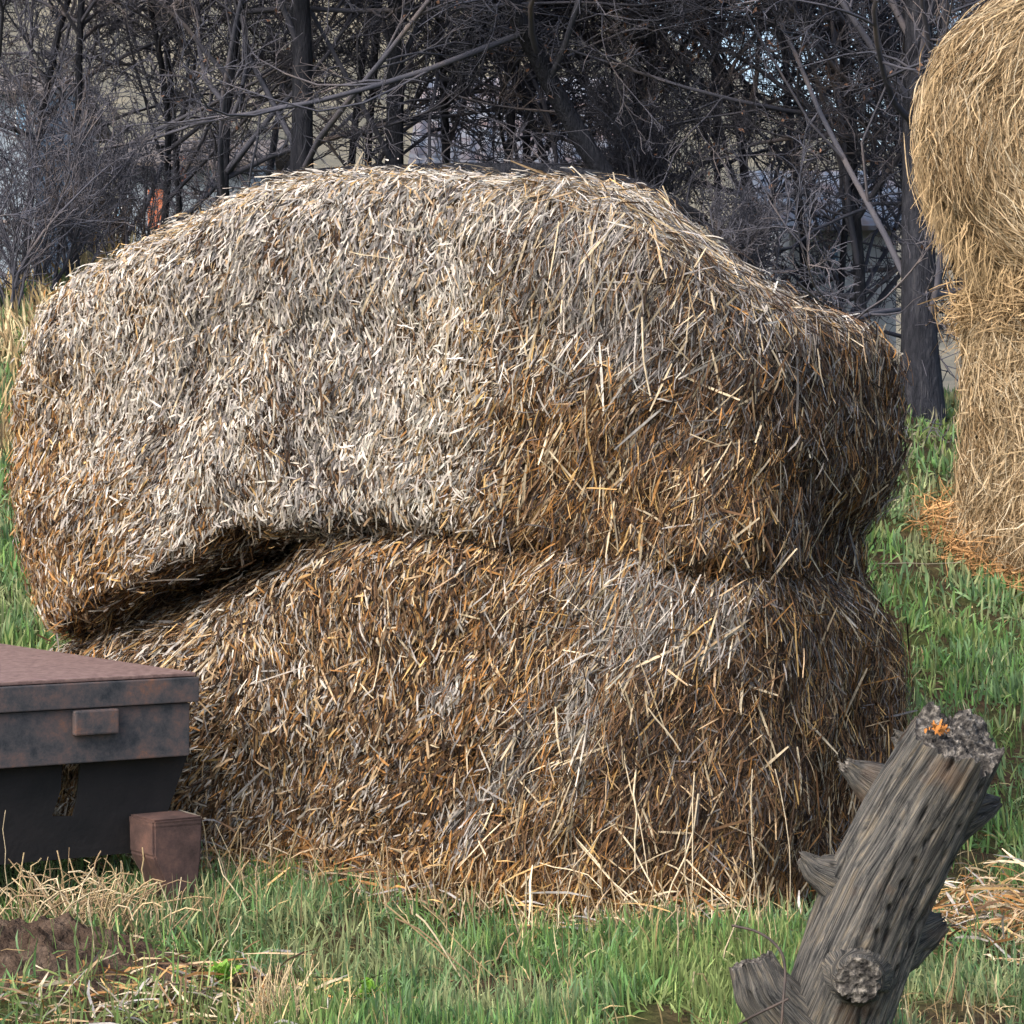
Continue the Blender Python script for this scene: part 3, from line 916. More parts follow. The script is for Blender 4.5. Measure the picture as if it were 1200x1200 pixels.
stub([SP(965, 1235, 0.0), SP(925, 1195, -0.02), SP(893, 1160, -0.03), SP(880, 1128, -0.02)], [0.10, 0.082, 0.068, 0.052], 41, jag=0.03)
stub([SP(1030, 1040, 0.0), SP(985, 1030, -0.01), SP(955, 1018, -0.01), SP(939, 1004, 0.0)], [0.11, 0.066, 0.036, 0.016], 43, jag=0.02)
stub([SP(1075, 945, 0.02), SP(1035, 925, 0.02), SP(1008, 908, 0.02), SP(993, 897, 0.02)], [0.10, 0.065, 0.038, 0.02], 45, jag=0.035)
stub([SP(1110, 960, -0.02), SP(1140, 950, -0.02), SP(1158, 944, -0.01), SP(1172, 940, 0.0)], [0.07, 0.045, 0.03, 0.008], 47, jag=0.008)
stub([SP(1020, 1110, 0.02), SP(1060, 1098, 0.04), SP(1085, 1088, 0.05), SP(1100, 1080, 0.06)], [0.10, 0.075, 0.05, 0.028], 49, jag=0.02)
stub([SP(1085, 890, -0.08), SP(1062, 872, -0.06), SP(1048, 862, -0.05)], [0.05, 0.03, 0.012], 53, jag=0.02)
stub([SP(1000, 1125, 0.02), SP(1003, 1138, -0.09), SP(1005, 1146, -0.155), SP(1006, 1149, -0.175)], [0.12, 0.085, 0.060, 0.053], 51, jag=0.008, name='knot', lump=0.06)
# orange lichen on the broken top
lm, nt, b_ = mat('orange_lichen', 0.9, 0.05); b_.inputs['Base Color'].default_value = (0.40, 0.17, 0.05, 1)
nl = 36
V, Fq = ribbons(np.array([SP(1100 + rng.normal(0, 6), 853 + rng.normal(0, 2.5), -0.20 + rng.normal(0, 0.02)) for _ in range(nl)]), rng.normal(0, 1, (nl, 3)), norm(rng.normal(0, 0.5, (nl, 3)) + np.array([0, -0.5, 1])), rng.uniform(0.012, 0.03, nl), rng.uniform(0.004, 0.009, nl), 4, bow=0.003, twist=rng.normal(0, 0.6, nl))
lich = link('lichen', raw_mesh('lichen', V, Fq, [lm]), st, kind='stuff')



def wire(points, rad, name, label):
    t = np.linspace(0, 1, len(points))
    tt = np.linspace(0, 1, 24)
    pts = np.stack([np.interp(tt, t, np.array(points)[:, i]) for i in range(3)], -1)
    k = np.hanning(7); k /= k.sum()
    sm = np.stack([np.convolve(np.pad(pts[:, i], 3, 'edge'), k, 'valid') for i in range(3)], -1)
    V, Fq = tubes(sm[None], np.full((1, 24), rad), 6)
    o = link(name, raw_mesh(name, V, Fq, [M['wire']], smooth=True))
    tag(o, label, 'wire')


wire([SP(855, 1084, 0.05), SP(885, 1090, 0.0), SP(905, 1102, -0.05), SP(918, 1118, -0.12), SP(921, 1140, -0.17), SP(918, 1170, -0.2), SP(915, 1215, -0.22)], 0.0035, 'fence_wire', 'thin dark wire curling up beside the grey stump above its lowest stub')
wire([SP(925, 1170, -0.2), SP(905, 1180, -0.2), SP(880, 1192, -0.18), SP(850, 1210, -0.12)], 0.0035, 'fence_wire', 'short dark wire slanting down across the lowest stub of the stump')

# ------------------------------------------------------------------ bare trees
def grow(start, dirs, lens, K, wob, up, sag=0.0):
    N = len(start)
    pts = np.empty((N, K, 3))
    pts[:, 0] = start
    d = norm(dirs)
    drift = rng.normal(0, wob, (N, 3))
    for k in range(1, K):
        drift = drift * 0.6 + rng.normal(0, wob, (N, 3))
        d = norm(d + drift + np.array([0, 0, 1.0]) * up)
        pts[:, k] = pts[:, k - 1] + d * (lens / (K - 1))[:, None]
    return pts


def children(pts, rad, n, f0, f1, ang, angj, l_ratio, lens, flat=0.0):
    N, K, _ = pts.shape
    par = np.repeat(np.arange(N), n)
    fr = rng.uniform(f0, f1, N * n) ** 0.9
    x = fr * (K - 1)
    i = np.clip(x.astype(int), 0, K - 2)
    u = (x - i)[:, None]
    st_ = pts[par, i] * (1 - u) + pts[par, i + 1] * u
    t = norm(pts[par, i + 1] - pts[par, i])
    rv = rng.normal(0, 1, (N * n, 3))
    rv[:, 2] *= (1 - flat)
    side = norm(rv - t * np.sum(rv * t, 1, keepdims=True))
    a = rng.normal(ang, angj, N * n)[:, None]
    d = t * np.cos(a) + side * np.sin(a)
    L = lens[par] * l_ratio * rng.uniform(0.5, 1.15, N * n) * (1.05 - 0.55 * fr)
    r = rad[par, i] * 0.62 * (0.75 + 0.4 * rng.random(N * n))
    return st_, d, L, r


def tree(loc, height, r0, label, group, n=(15, 7, 6, 5), lean=(0, 0), leaves=0, low=0.06, spread=0.55, tmat='bark', name='bare_tree', wob=0.028):
    x, y = loc
    z = float(ground_z(np.array([x]), np.array([y]))[0])
    root = thing(name, label, 'tree', (x, y, z), group)
    tp = grow(np.array([[x, y, z - 0.15]]), np.array([[lean[0], lean[1], 1.0]]), np.array([height]), 12, wob, 0.05)
    r0 = r0 * (0.62 if y < 19.5 else 0.45)
    trd = r0 * np.linspace(1, 0.15, 12)[None] ** 0.8
    trd[0, 0] *= 1.35
    link('trunk', raw_mesh('trunk', *tubes(tp, trd, 10), [M[tmat]], smooth=True), root)
    parts = []
    L0 = np.array([height])
    s1, d1, l1, r1 = children(tp, trd, n[0], low, 0.98, 0.92, 0.3, spread * 1.1, L0)
    p1 = grow(s1, d1, l1, 9, 0.13, 0.07)
    kk = p1[..., 1].min(1) > 14.6
    p1, r1, l1 = p1[kk], r1[kk], l1[kk]
    q1 = np.clip(r1, 0.010, 0.027)[:, None] * np.linspace(1, 0.3, 9)[None]
    parts.append(tubes(p1, q1, 6))
    s2, d2, l2, r2 = children(p1, q1, n[1], 0.12, 1.0, 0.8, 0.3, 0.55, l1)
    p2 = grow(s2, d2, l2, 7, 0.17, 0.05)
    q2 = np.clip(r2, 0.006, 0.012)[:, None] * np.linspace(1, 0.4, 7)[None]
    parts.append(tubes(p2, q2, 4))
    s3, d3, l3, r3 = children(p2, q2, n[2], 0.15, 1.0, 0.8, 0.35, 0.55, l2)
    p3 = grow(s3, d3, np.maximum(l3, 0.12), 5, 0.2, 0.05)
    kk = p3[..., 1].min(1) > 14.2
    p3, r3, l3 = p3[kk], r3[kk], l3[kk]
    q3 = np.clip(r3, 0.0050, 0.008)[:, None] * np.linspace(1, 0.5, 5)[None]
    parts.append(tubes(p3, q3, 3))
    s4, d4, l4, r4 = children(p3, q3, n[3], 0.15, 1.0, 0.8, 0.35, 0.6, np.maximum(l3, 0.12))
    p4 = grow(s4, d4, np.maximum(l4, 0.08), 4, 0.2, 0.04)
    p4 = p4[p4[..., 1].min(1) > 14.2]
    q4 = np.full((len(p4), 1), 0.0044) * np.linspace(1, 0.6, 4)[None]
    parts.append(tubes(p4, q4, 3))
    link('crown', raw_mesh('crown', *join(parts), [M['twig']]), root)
    if leaves:
        i = rng.integers(0, len(p4), leaves)
        c = p4[i, rng.integers(1, 4, leaves)] + rng.normal(0, 0.012, (leaves, 3))
        V, Fq = ribbons(c, rng.normal(0, 1, (leaves, 3)) + np.array([0, 0, -0.8]), norm(rng.normal(0, 1, (leaves, 3))), rng.uniform(0.03, 0.06, leaves), rng.uniform(0.015, 0.03, leaves), 3, bow=0.006, taper=0.15)
        lc_ = np.array([(0.20, 0.115, 0.08)]) * np.exp(rng.normal(0, 0.3, (leaves, 1)))
        link('dry_leaves', raw_mesh('dry_leaves', V, Fq, [M['leaf']], np.repeat(lc_, 6, 0)), root, kind='stuff')
    return root


def X(px, Y):
    return (px - 600) / F_PX * Y


GT = 'bare trees behind the straw stack'
TREES = [
    # px, Y, height, r0, lean, leaves, label
    (352, 18.4, 7.5, 0.15, (0.02, 0), 0, 'dark bare tree with thick upright trunk above the left half of the stack'),
    (262, 18.8, 6.5, 0.085, (-0.05, 0), 0, 'slim bare tree left of the thick upright trunk, its foot at the bale edge'),
    (460, 19.0, 7.5, 0.13, (0.0, 0.0), 0, 'bare tree with straight trunk right of the thickest upright trunk on the left'),
    (405, 21.5, 7.0, 0.085, (0.03, 0), 0, 'thin bare tree between the two straight dark trunks'),
    (525, 20.2, 6.5, 0.09, (0.06, 0), 0, 'bare tree with many low limbs above the middle of the stack'),
    (790, 18.3, 6.5, 0.15, (-0.75, 0.1), 900, 'dark bare tree leaning left above the crest of the stack'),
    (880, 19.6, 6.5, 0.10, (-0.02, 0), 2600, 'twiggy tree with reddish dead leaves above the falling end of the stack'),
    (715, 21.0, 6.5, 0.09, (0.05, 0), 900, 'bare tree with dense fine twigs behind the leaning trunk'),
    (1080, 16.8, 7.5, 0.23, (-0.02, 0.04), 1600, 'tree with stout black trunk just left of the golden hay bales'),
    (1010, 19.0, 6.5, 0.09, (0.03, 0), 1500, 'slender bare tree behind the stout black trunk'),
    (1150, 19.5, 7.0, 0.11, (-0.04, 0), 700, 'bare tree mostly hidden behind the golden hay bales'),
    (620, 22.5, 6.5, 0.10, (-0.04, 0), 300, 'bare tree far back above the middle of the stack'),
    (120, 20.2, 6.0, 0.09, (-0.12, 0), 0, 'bare tree with arching limbs above the left end of the stack'),
    (30, 22.0, 6.5, 0.10, (-0.05, 0), 0, 'pale brown bare tree at the far left behind the thicket'),
    (950, 23.0, 7.0, 0.11, (-0.03, 0), 900, 'bare tree at the back, right of the leafy one'),
    (210, 23.5, 6.5, 0.08, (0.05, 0), 0, 'thin bare tree far back above the left shoulder of the stack'),
    (310, 24.5, 7.0, 0.10, (-0.03, 0), 0, 'bare tree far back behind the thick upright trunk'),
    (830, 24.5, 7.0, 0.10, (0.02, 0), 300, 'bare tree far back between the leaning trunk and the leafy tree'),
    (1090, 23.5, 7.0, 0.10, (0.02, 0), 600, 'bare tree far back behind the stout black trunk'),
    (185, 21.2, 6.0, 0.08, (0.08, 0), 0, 'thin bare tree before the pale blue house and its orange door'),
    (430, 22.6, 6.5, 0.09, (0.0, 0), 0, 'thin bare tree just left of the corrugated shed roof'),
    (585, 20.8, 6.0, 0.08, (0.10, 0), 0, 'bare tree before the corrugated shed roof, leaning right'),
    (660, 19.6, 6.0, 0.08, (-0.12, 0), 300, 'bare tree before the right end of the corrugated roof'),
    (770, 21.8, 6.5, 0.09, (0.0, 0), 500, 'bare tree straight behind the crook of the leaning trunk'),
    (975, 21.0, 6.0, 0.08, (0.05, 0), 900, 'thin leafy tree before the white outbuilding'),
    (-70, 19.5, 6.5, 0.10, (0.08, 0), 0, 'bare tree at the left edge with limbs reaching over the thicket'),
    (1230, 18.5, 7.0, 0.12, (-0.1, 0), 300, 'bare tree behind the hay stack at the right edge'),
]
for px, Y, h, r0, ln, lv, lab in TREES:
    tree((X(px, Y), Y), h, r0, lab, GT, wob=0.008 if r0 > 0.2 else 0.05, lean=ln, leaves=lv, n=(26, 9, 7, 7), low=0.04)

# shrubby thicket at the far left: many upright stems from one foot
def shrub(px, Y, label, h=2.0, stems=26):
    x, y = X(px, Y), Y
    z = float(ground_z(np.array([x]), np.array([y]))[0])
    root = thing('bare_shrub', label, 'shrub', (x, y, z), 'bare shrubs at the foot of the trees')
    s0 = np.array([x, y, z - 0.05]) + rng.normal(0, 0.16, (stems, 3)) * np.array([1, 1, 0])
    d0 = np.stack([rng.normal(0, 0.3, stems), rng.normal(0, 0.3, stems), np.ones(stems)], -1)
    l0 = rng.uniform(0.6, 1.1, stems) * h
    p1 = grow(s0, d0, l0, 9, 0.08, 0.03)
    q1 = rng.uniform(0.007, 0.016, stems)[:, None] * np.linspace(1, 0.3, 9)[None]
    link('stems', raw_mesh('stems', *tubes(p1, q1, 5), [M['twig']]), root, kind='stuff')
    s2, d2, l2, r2 = children(p1, q1, 12, 0.1, 1, 0.6, 0.25, 0.45, l0)
    p2 = grow(s2, d2, l2, 6, 0.14, 0.06)
    q2 = np.clip(r2, 0.004, 0.008)[:, None] * np.linspace(1, 0.5, 6)[None]
    s3, d3, l3, r3 = children(p2, q2, 5, 0.1, 1, 0.7, 0.3, 0.5, l2)
    p3 = grow(s3, d3, np.maximum(l3, 0.1), 4, 0.16, 0.05)
    link('crown', raw_mesh('crown', *join([tubes(p2, q2, 3), tubes(p3, np.full((len(p3), 4), 0.0032), 3)]), [M['twig']]), root)


shrub(15, 17.2, 'dense leafless shrub at the far left edge above the dry grass', 1.7, 24)
shrub(75, 17.8, 'dense leafless shrub touching the left shoulder of the stack', 1.6, 22)
shrub(145, 18.4, 'leafless shrub behind the sloping left shoulder of the stack', 1.2, 20)
shrub(860, 17.6, 'tangled leafless shrub behind the falling right end of the stack', 1.0, 22)
shrub(750, 18.9, 'dark leafless shrub beneath the leaning trunk', 1.4, 34)

# log-shaped dark strip added for the shaded band along the bank
lp = np.array([P(350, 196, 18.0), P(450, 192, 17.95), P(560, 189, 17.9), P(660, 190, 17.9), P(760, 208, 17.85), P(830, 245, 17.9)])
lp[:, 2] -= 0.09
V, Fq, G, mi = gnarled(lp, [0.07, 0.085, 0.08, 0.075, 0.06, 0.03], nth=32, ns=80, seed=81, jag=0.05, lump=0.12, crack=0.01)
tag(link('bank_shade_strip', raw_mesh('bank_shade_strip', V, Fq, [M['bark'], M['bark']], smooth=True)), 'dark log shape standing in for the shade along the bank just behind the top of the stack', 'shade strip')

# ------------------------------------------------------------------ buildings glimpsed through the branches
def box_mesh(name, x0, x1, y0, y1, z0, z1, m, bev=0.01):
    return prism_mesh(name, [(x0, y0), (x1, y0), (x1, y1), (x0, y1)], z0, z1, m, bev)


M['blue_wall'] = noise_mat('pale_blue_boards', [(0.3, (0.15, 0.19, 0.24)), (0.7, (0.26, 0.31, 0.36))], 4, 6, 0.8, 0.2, 0.3)
M['white_wall'] = noise_mat('white_boards', [(0.3, (0.66, 0.69, 0.70)), (0.7, (0.80, 0.82, 0.82))], 4, 6, 0.8, 0.2, 0.3)
M['red'] = noise_mat('orange_red_paint', [(0.3, (0.34, 0.10, 0.055)), (0.7, (0.46, 0.17, 0.09))], 6, 6, 0.7, 0.2, 0.3)
M['roof_red'] = noise_mat('rusted_roof', [(0.3, (0.13, 0.07, 0.055)), (0.7, (0.24, 0.14, 0.11))], 5, 6, 0.8, 0.2, 0.3)
M['roof_grey'] = noise_mat('grey_shingles', [(0.3, (0.07, 0.065, 0.065)), (0.7, (0.15, 0.13, 0.12))], 5, 6, 0.85, 0.2, 0.3)
M['glass'] = noise_mat('window_glass', [(0.3, (0.10, 0.20, 0.32)), (0.7, (0.2, 0.34, 0.48))], 3, 3, 0.2, 0.5, 0.05)


def tin_roof_mat():
    m, nt, b = mat('corrugated_tin', 0.5, 0.4)
    N, Lk = nt.nodes, nt.links
    tc = N.new('ShaderNodeTexCoord')
    wv = N.new('ShaderNodeTexWave'); wv.inputs['Scale'].default_value = 1.6; wv.bands_direction = 'X'; wv.inputs['Distortion'].default_value = 0.3
    no = N.new('ShaderNodeTexNoise'); no.inputs['Scale'].default_value = 2.0; no.inputs['Detail'].default_value = 6
    rp = N.new('ShaderNodeValToRGB'); e = rp.color_ramp.elements
    e[0].position, e[0].color = 0.42, (0.30, 0.33, 0.37, 1)
    e[1].position, e[1].color = 0.66, (0.22, 0.15, 0.13, 1)
    bp = N.new('ShaderNodeBump'); bp.inputs['Strength'].default_value = 1; bp.inputs['Distance'].default_value = 0.06
    Lk.new(tc.outputs['Object'], wv.inputs['Vector']); Lk.new(tc.outputs['Object'], no.inputs['Vector'])
    Lk.new(no.outputs['Fac'], rp.inputs['Fac']); Lk.new(rp.outputs['Color'], b.inputs['Base Color'])
    Lk.new(wv.outputs['Fac'], bp.inputs['Height']); Lk.new(bp.outputs['Normal'], b.inputs['Normal'])
    return m


M['tin'] = tin_roof_mat()


def gable(name, x0, x1, y0, y1, z0, z1, over, rise, m, th=0.05):
    """pitched roof, ridge along x"""
    ym = (y0 + y1) / 2
    bm = bmesh.new()
    prof = [(y0 - over, z1 - over * rise / (ym - y0)), (ym, z1 + rise), (y1 + over, z1 - over * rise / (ym - y0))]
    lo = [[bm.verts.new((x, y, z)) for y, z in prof] for x in (x0 - over, x1 + over)]
    hi = [[bm.verts.new((x, y, z + th)) for y, z in prof] for x in (x0 - over, x1 + over)]
    for s in (lo, hi):
        for k in (0, 1):
            bm.faces.new((s[0][k], s[1][k], s[1][k + 1], s[0][k + 1]))
    for k in (0, 1):
        for e in (0, 1):
            bm.faces.new((lo[e][k], lo[e][k + 1], hi[e][k + 1], hi[e][k]))
    for k in (0, 2):
        bm.faces.new((lo[0][k], lo[1][k], hi[1][k], hi[0][k]))
    bmesh.ops.recalc_face_normals(bm, faces=bm.faces)
    me = bpy.data.meshes.new(name); bm.to_mesh(me); bm.free()
    me.materials.append(m)
    return me


def walls(name, x0, x1, y0, y1, z0, z1, rise, m):
    ym = (y0 + y1) / 2
    bm = bmesh.new()
    a = [[bm.verts.new((x, y, z)) for y, z in ((y0, z0), (y0, z1), (ym, z1 + rise - 0.01), (y1, z1), (y1, z0))] for x in (x0, x1)]
    bm.faces.new(a[0]); bm.faces.new(a[1][::-1])
    for k in range(5):
        bm.faces.new((a[0][k], a[0][(k + 1) % 5], a[1][(k + 1) % 5], a[1][k]))
    bmesh.ops.recalc_face_normals(bm, faces=bm.faces)
    me = bpy.data.meshes.new(name); bm.to_mesh(me); bm.free()
    me.materials.append(m)
    return me


def house(label, cat, px0, px1, pyt, pye, Y, depth, wm, rm, doors=(), windows=(), name='farm_building', rise=0.9):
    """px0..px1 wall span, pye eave row, pyt ridge row at distance Y"""
    x0, x1 = X(px0, Y), X(px1, Y)
    z1 = P(0, pye, Y)[2]
    z0 = float(ground_z(np.array([(x0 + x1) / 2]), np.array([Y]))[0]) - 1.0
    rise = P(0, pyt, Y + depth / 2)[2] - z1
    h = thing(name, label, cat, ((x0 + x1) / 2, Y, z0))
    link('wall', walls('wall', x0, x1, Y, Y + depth, z0, z1, rise, wm), h)
    link('roof', gable('roof', x0, x1, Y, Y + depth, z0, z1, 0.25, rise, rm), h)
    for a, b, c, d in doors:
        link('door', box_mesh('door', X(a, Y), X(b, Y), Y - 0.06, Y - 0.003, P(0, d, Y)[2], P(0, c, Y)[2], M['red']), h)
    for a, b, c, d in windows:
        w = link('window', box_mesh('window', X(a, Y), X(b, Y), Y - 0.05, Y - 0.003, P(0, d, Y)[2], P(0, c, Y)[2], M['white_wall']), h)
        g = link('pane', box_mesh('pane', X(a, Y) + 0.04, X(b, Y) - 0.04, Y - 0.075, Y - 0.053, P(0, d, Y)[2] + 0.04, P(0, c, Y)[2] - 0.04, M['glass'], 0.003), w)
        g.location = (0, 0, 0)
    return h


house('pale blue house with an orange red door, glimpsed through branches at the left', 'house', 140, 292, 168, 192, 30, 5, M['blue_wall'], M['roof_grey'], doors=[(174, 192, 222, 268), (206, 219, 184, 214)], windows=[(133, 146, 240, 262), (240, 258, 196, 212)], name='farm_house')
house('low shed with a pale corrugated roof above the middle of the stack', 'shed', 505, 700, 95, 190, 26, 7, M['white_wall'], M['tin'], name='farm_shed')
house('white outbuilding glimpsed through branches left of the black trunk', 'shed', 925, 1050, 205, 262, 25, 4, M['white_wall'], M['tin'], windows=[(960, 985, 285, 315)], name='farm_shed')
house('blue grey cabin with a tall white framed window, seen between twigs at the far left', 'cabin', -40, 42, 92, 108, 34, 5, M['blue_wall'], M['roof_grey'], windows=[(17, 34, 112, 162)], name='farm_cabin')

# ------------------------------------------------------------------ soil mound, grass, stalks
def mound_mask(x, y):
    c = np.array([-1.50, 6.72])
    return np.exp(-(((x - c[0]) / 0.52) ** 2 + ((y - c[1]) / 0.36) ** 2) * 1.1)


def make_mound():
    xs = np.linspace(-3.2, -0.3, 290); ys = np.linspace(5.7, 7.9, 220)
    Xg, Yg = np.meshgrid(xs, ys, indexing='ij')
    p = np.stack([Xg, Yg, 0 * Xg], -1).reshape(-1, 3)
    lump = (fbm(p * 9, 71, 4).reshape(Xg.shape) - 0.5)
    Z = ground_z(Xg, Yg) - 0.03 + mound_mask(Xg, Yg) * (0.17 + lump * 0.14 + (fbm(p * 28, 73, 3).reshape(Xg.shape) - 0.5) * 0.07) + lump * 0.02
    V = np.stack([Xg, Yg, Z], -1).reshape(-1, 3)
    I = np.arange(len(V)).reshape(Xg.shape)
    Fq = np.stack([I[:-1, :-1], I[1:, :-1], I[1:, 1:], I[:-1, 1:]], -1).reshape(-1, 4)
    link('soil_mound', raw_mesh('soil_mound', V, Fq, [M['soil']], smooth=True), kind='structure')


make_mound()


def inside_bales(x, y):
    a, b = inv_plan(x, y)
    m = (a > 0.08) & (a < BL - 0.2) & (b > 0.12) & (b < BW - 0.1)
    m |= np.hypot(x - lc[0], y - lc[1]) < 0.8
    return m


def scatter(N, y0, y1, pxm=320, pw=2.0):
    """points on the meadow, denser towards the viewer"""
    u = rng.random(N)
    y = 1 / (1 / y0 + u * (1 / y1 - 1 / y0))
    x = (rng.uniform(-pxm, 1200 + pxm, N) - 600) / F_PX * y
    return x, y


def bare(x, y, seed):
    """trampled ground at the near left and at the foot of the bales"""
    a = sstep(-0.2, -0.75, x) * sstep(6.75, 6.45, y) * 0.88
    p = np.stack([x, y, 0 * x], -1)
    a = np.maximum(a, sstep(0.56, 0.66, fbm(p * 2.0, 500, 3)) * 0.75)
    return a


def blades(N, y0, y1, hgt, wid, pal, clump=0.25, lean=0.5, thr=0.35, seed=0, keep_mound=0.12, xmin=-99, xmax=99, pxm=320, outside=False):
    x, y = scatter(N, y0, y1, pxm)
    if outside:
        far_out = np.abs(x / y * F_PX) > 900
        x, y = x[far_out], y[far_out]
        N = len(x)
    p = np.stack([x, y, 0 * x], -1)
    dn = fbm(p * 2.6, 200 + seed, 3)
    k = (rng.random(N) < sstep(thr - 0.12, thr + 0.12, dn)) & ~inside_bales(x, y) & (rng.random(N) > mound_mask(x, y) * 1.5 - keep_mound) & (rng.random(N) > bare(x, y, seed)) & (x > xmin) & (x < xmax)
    x, y, p, dn = x[k], y[k], p[k], dn[k]
    n = len(x)
    z = ground_z(x, y) + np.where(mound_mask(x, y) > 0.1, mound_mask(x, y) * 0.12, 0)
    # blades spring from small tufts, fanning out
    ang = vnoise(p * 9, 300 + seed) * 12.6 + rng.normal(0, 0.8, n)
    tilt = np.abs(rng.normal(0, lean, n))
    d = np.stack([np.cos(ang) * np.sin(tilt), np.sin(ang) * np.sin(tilt), np.cos(tilt)], -1)
    H = rng.uniform(*hgt, n) * (0.65 + 0.7 * dn)
    far = np.clip(y / 8, 1, 2.4)
    W = rng.uniform(*wid, n) * far
    nn = np.stack([np.cos(ang + 1.2), np.sin(ang + 1.2), 0.25 + 0 * ang], -1)
    c = np.stack([x, y, z - 0.01], -1) + d * (H / 2)[:, None]
    side = norm(np.cross(d, nn))
    V, Fq = ribbons(c, d, nn, H, W, 4, bow=rng.normal(0, 0.01, n), wig=0.0, twist=rng.normal(0, 0.5, n), taper=1.0, droop=H * np.sin(tilt) * 0.6)
    # pointed tips: pull the last pair together
    Vv = V.reshape(n, 4, 2, 3)
    mid = Vv[:, -1].mean(1, keepdims=True)
    Vv[:, -1] = mid + (Vv[:, -1] - mid) * 0.12
    pal = np.array(pal)
    hue = fbm(p * 1.8, 330 + seed, 3)
    i = np.clip(((hue - 0.5) * 2.2 + 0.5 + rng.normal(0, 0.22, n)) * len(pal), 0, len(pal) - 1).astype(int)
    col = pal[i] * np.array([1.0, 1.02, 0.92]) * np.exp(rng.normal(0, 0.24, (n, 1)))
    return V, Fq, np.repeat(col, 8, 0)


GREENS = [(0.21, 0.27, 0.11), (0.15, 0.265, 0.085), (0.11, 0.225, 0.08), (0.13, 0.225, 0.12), (0.18, 0.28, 0.14), (0.27, 0.31, 0.17)]
V, Fq, col = blades(190000, 5.2, 12, (0.04, 0.14), (0.003, 0.007), GREENS, seed=1, thr=0.40, lean=0.7)
V2, F2, col2 = blades(120000, 8.5, 20, (0.06, 0.16), (0.005, 0.010), GREENS, seed=2, thr=0.33)
V4, F4, col4 = blades(110000, 5.0, 19, (0.05, 0.16), (0.005, 0.010), GREENS, seed=2, thr=0.36, lean=0.7, pxm=1500, outside=True)
Va, Fa = join([(V, Fq), (V2, F2), (V4, F4)])
link('grass', raw_mesh('grass', Va, Fa, [M['grass']], np.concatenate([col, col2, col4])), kind='stuff')
DRY = [(0.42, 0.33, 0.19), (0.34, 0.25, 0.14), (0.28, 0.20, 0.12), (0.5, 0.42, 0.28)]
V, Fq, col = blades(12000, 5.2, 12, (0.05, 0.2), (0.0025, 0.005), DRY, seed=5, thr=0.5, lean=0.9)
V2, F2, col2 = blades(30000, 13, 19, (0.10, 0.32), (0.005, 0.009), DRY, seed=6, thr=0.45, lean=0.5, xmax=-2.3)
V3, F3, col3 = blades(22000, 12.5, 19, (0.05, 0.16), (0.004, 0.008), [(0.16, 0.17, 0.12), (0.22, 0.21, 0.16), (0.12, 0.17, 0.09)], seed=8, thr=0.45, lean=0.6, xmin=-1.0)
Va, Fa = join([(V, Fq), (V2, F2), (V3, F3)])
link('dry_grass', raw_mesh('dry_grass', Va, Fa, [M['stalk']], np.concatenate([col, col2, col3])), kind='stuff')

# straw litter fallen along the foot of the stack and beside the stump
def litter(N, fx, hgt=0.03):
    x, y = fx(N)
    z = ground_z(x, y) + rng.gamma(1.5, hgt, N)
    d = rng.normal(0, 1, (N, 3)) * np.array([1, 1, 0.35])
    V, Fq = ribbons(np.stack([x, y, z], -1), d, np.broadcast_to(np.array([0.1, -0.2, 1.0]), (N, 3)), rng.uniform(0.05, 0.22, N), rng.uniform(0.004, 0.010, N), 4, bow=0.008, wig=0.006, twist=rng.normal(0, 0.7, N))
    col = PC[[PK.index(k) for k in ('tan', 'pale', 'orange', 'brown', 'gold', 'grey')]][rng.integers(0, 6, N)] * np.exp(rng.normal(0, 0.25, (N, 1)))
    return V, Fq, np.repeat(col, 8, 0)


def along_foot(N):
    a = rng.uniform(0.0, 2.6, N); b = -np.abs(rng.normal(0, 0.12, N)) - 0.02
    return plan(a, b)


def by_stump(N):
    return rng.normal(1.62, 0.26, N), rng.normal(7.2, 0.22, N)


def at_left(N):
    return rng.normal(-1.0, 0.32, N), rng.normal(6.35, 0.22, N)


L1, L2, L3 = litter(1500, along_foot), litter(1500, by_stump), litter(550, at_left, 0.012)
Va, Fa = join([L1[:2], L2[:2], L3[:2]])
link('straw_litter', raw_mesh('straw_litter', Va, Fa, [M['stalk']], np.concatenate([L1[2], L2[2], L3[2]])), kind='stuff')

# upright dead stalks in front of the stack and around the trailer leg
ln = []
def gpoint(px, Y):
    x = X(px, Y)
    return np.array([x, Y, float(ground_z(np.array([x]), np.array([Y]))[0]) - 0.02])
for k in range(260):
    px = rng.uniform(230, 900) if k < 190 else rng.uniform(-40, 260)
    Y = rng.uniform(6.6, 7.5) if k < 190 else rng.uniform(6.9, 7.5)
    if k < 190:
        Y = side_Y(px, -0.10) - rng.gamma(1.6, 0.12)
    g = gpoint(px, Y)
    h = rng.uniform(0.08, 0.26)
    ln.append((g, g + np.array([rng.normal(0, 0.06), rng.normal(0, 0.05), h]), 0.0))
for k in range(110):                                   # bent brown mat beside the leg
    g = gpoint(rng.uniform(10, 165), rng.uniform(7.0, 7.35))
    ln.append((g, g + np.array([rng.uniform(-0.25, 0.3), rng.normal(0, 0.08), rng.uniform(0.05, 0.22)]), rng.uniform(0.02, 0.09)))
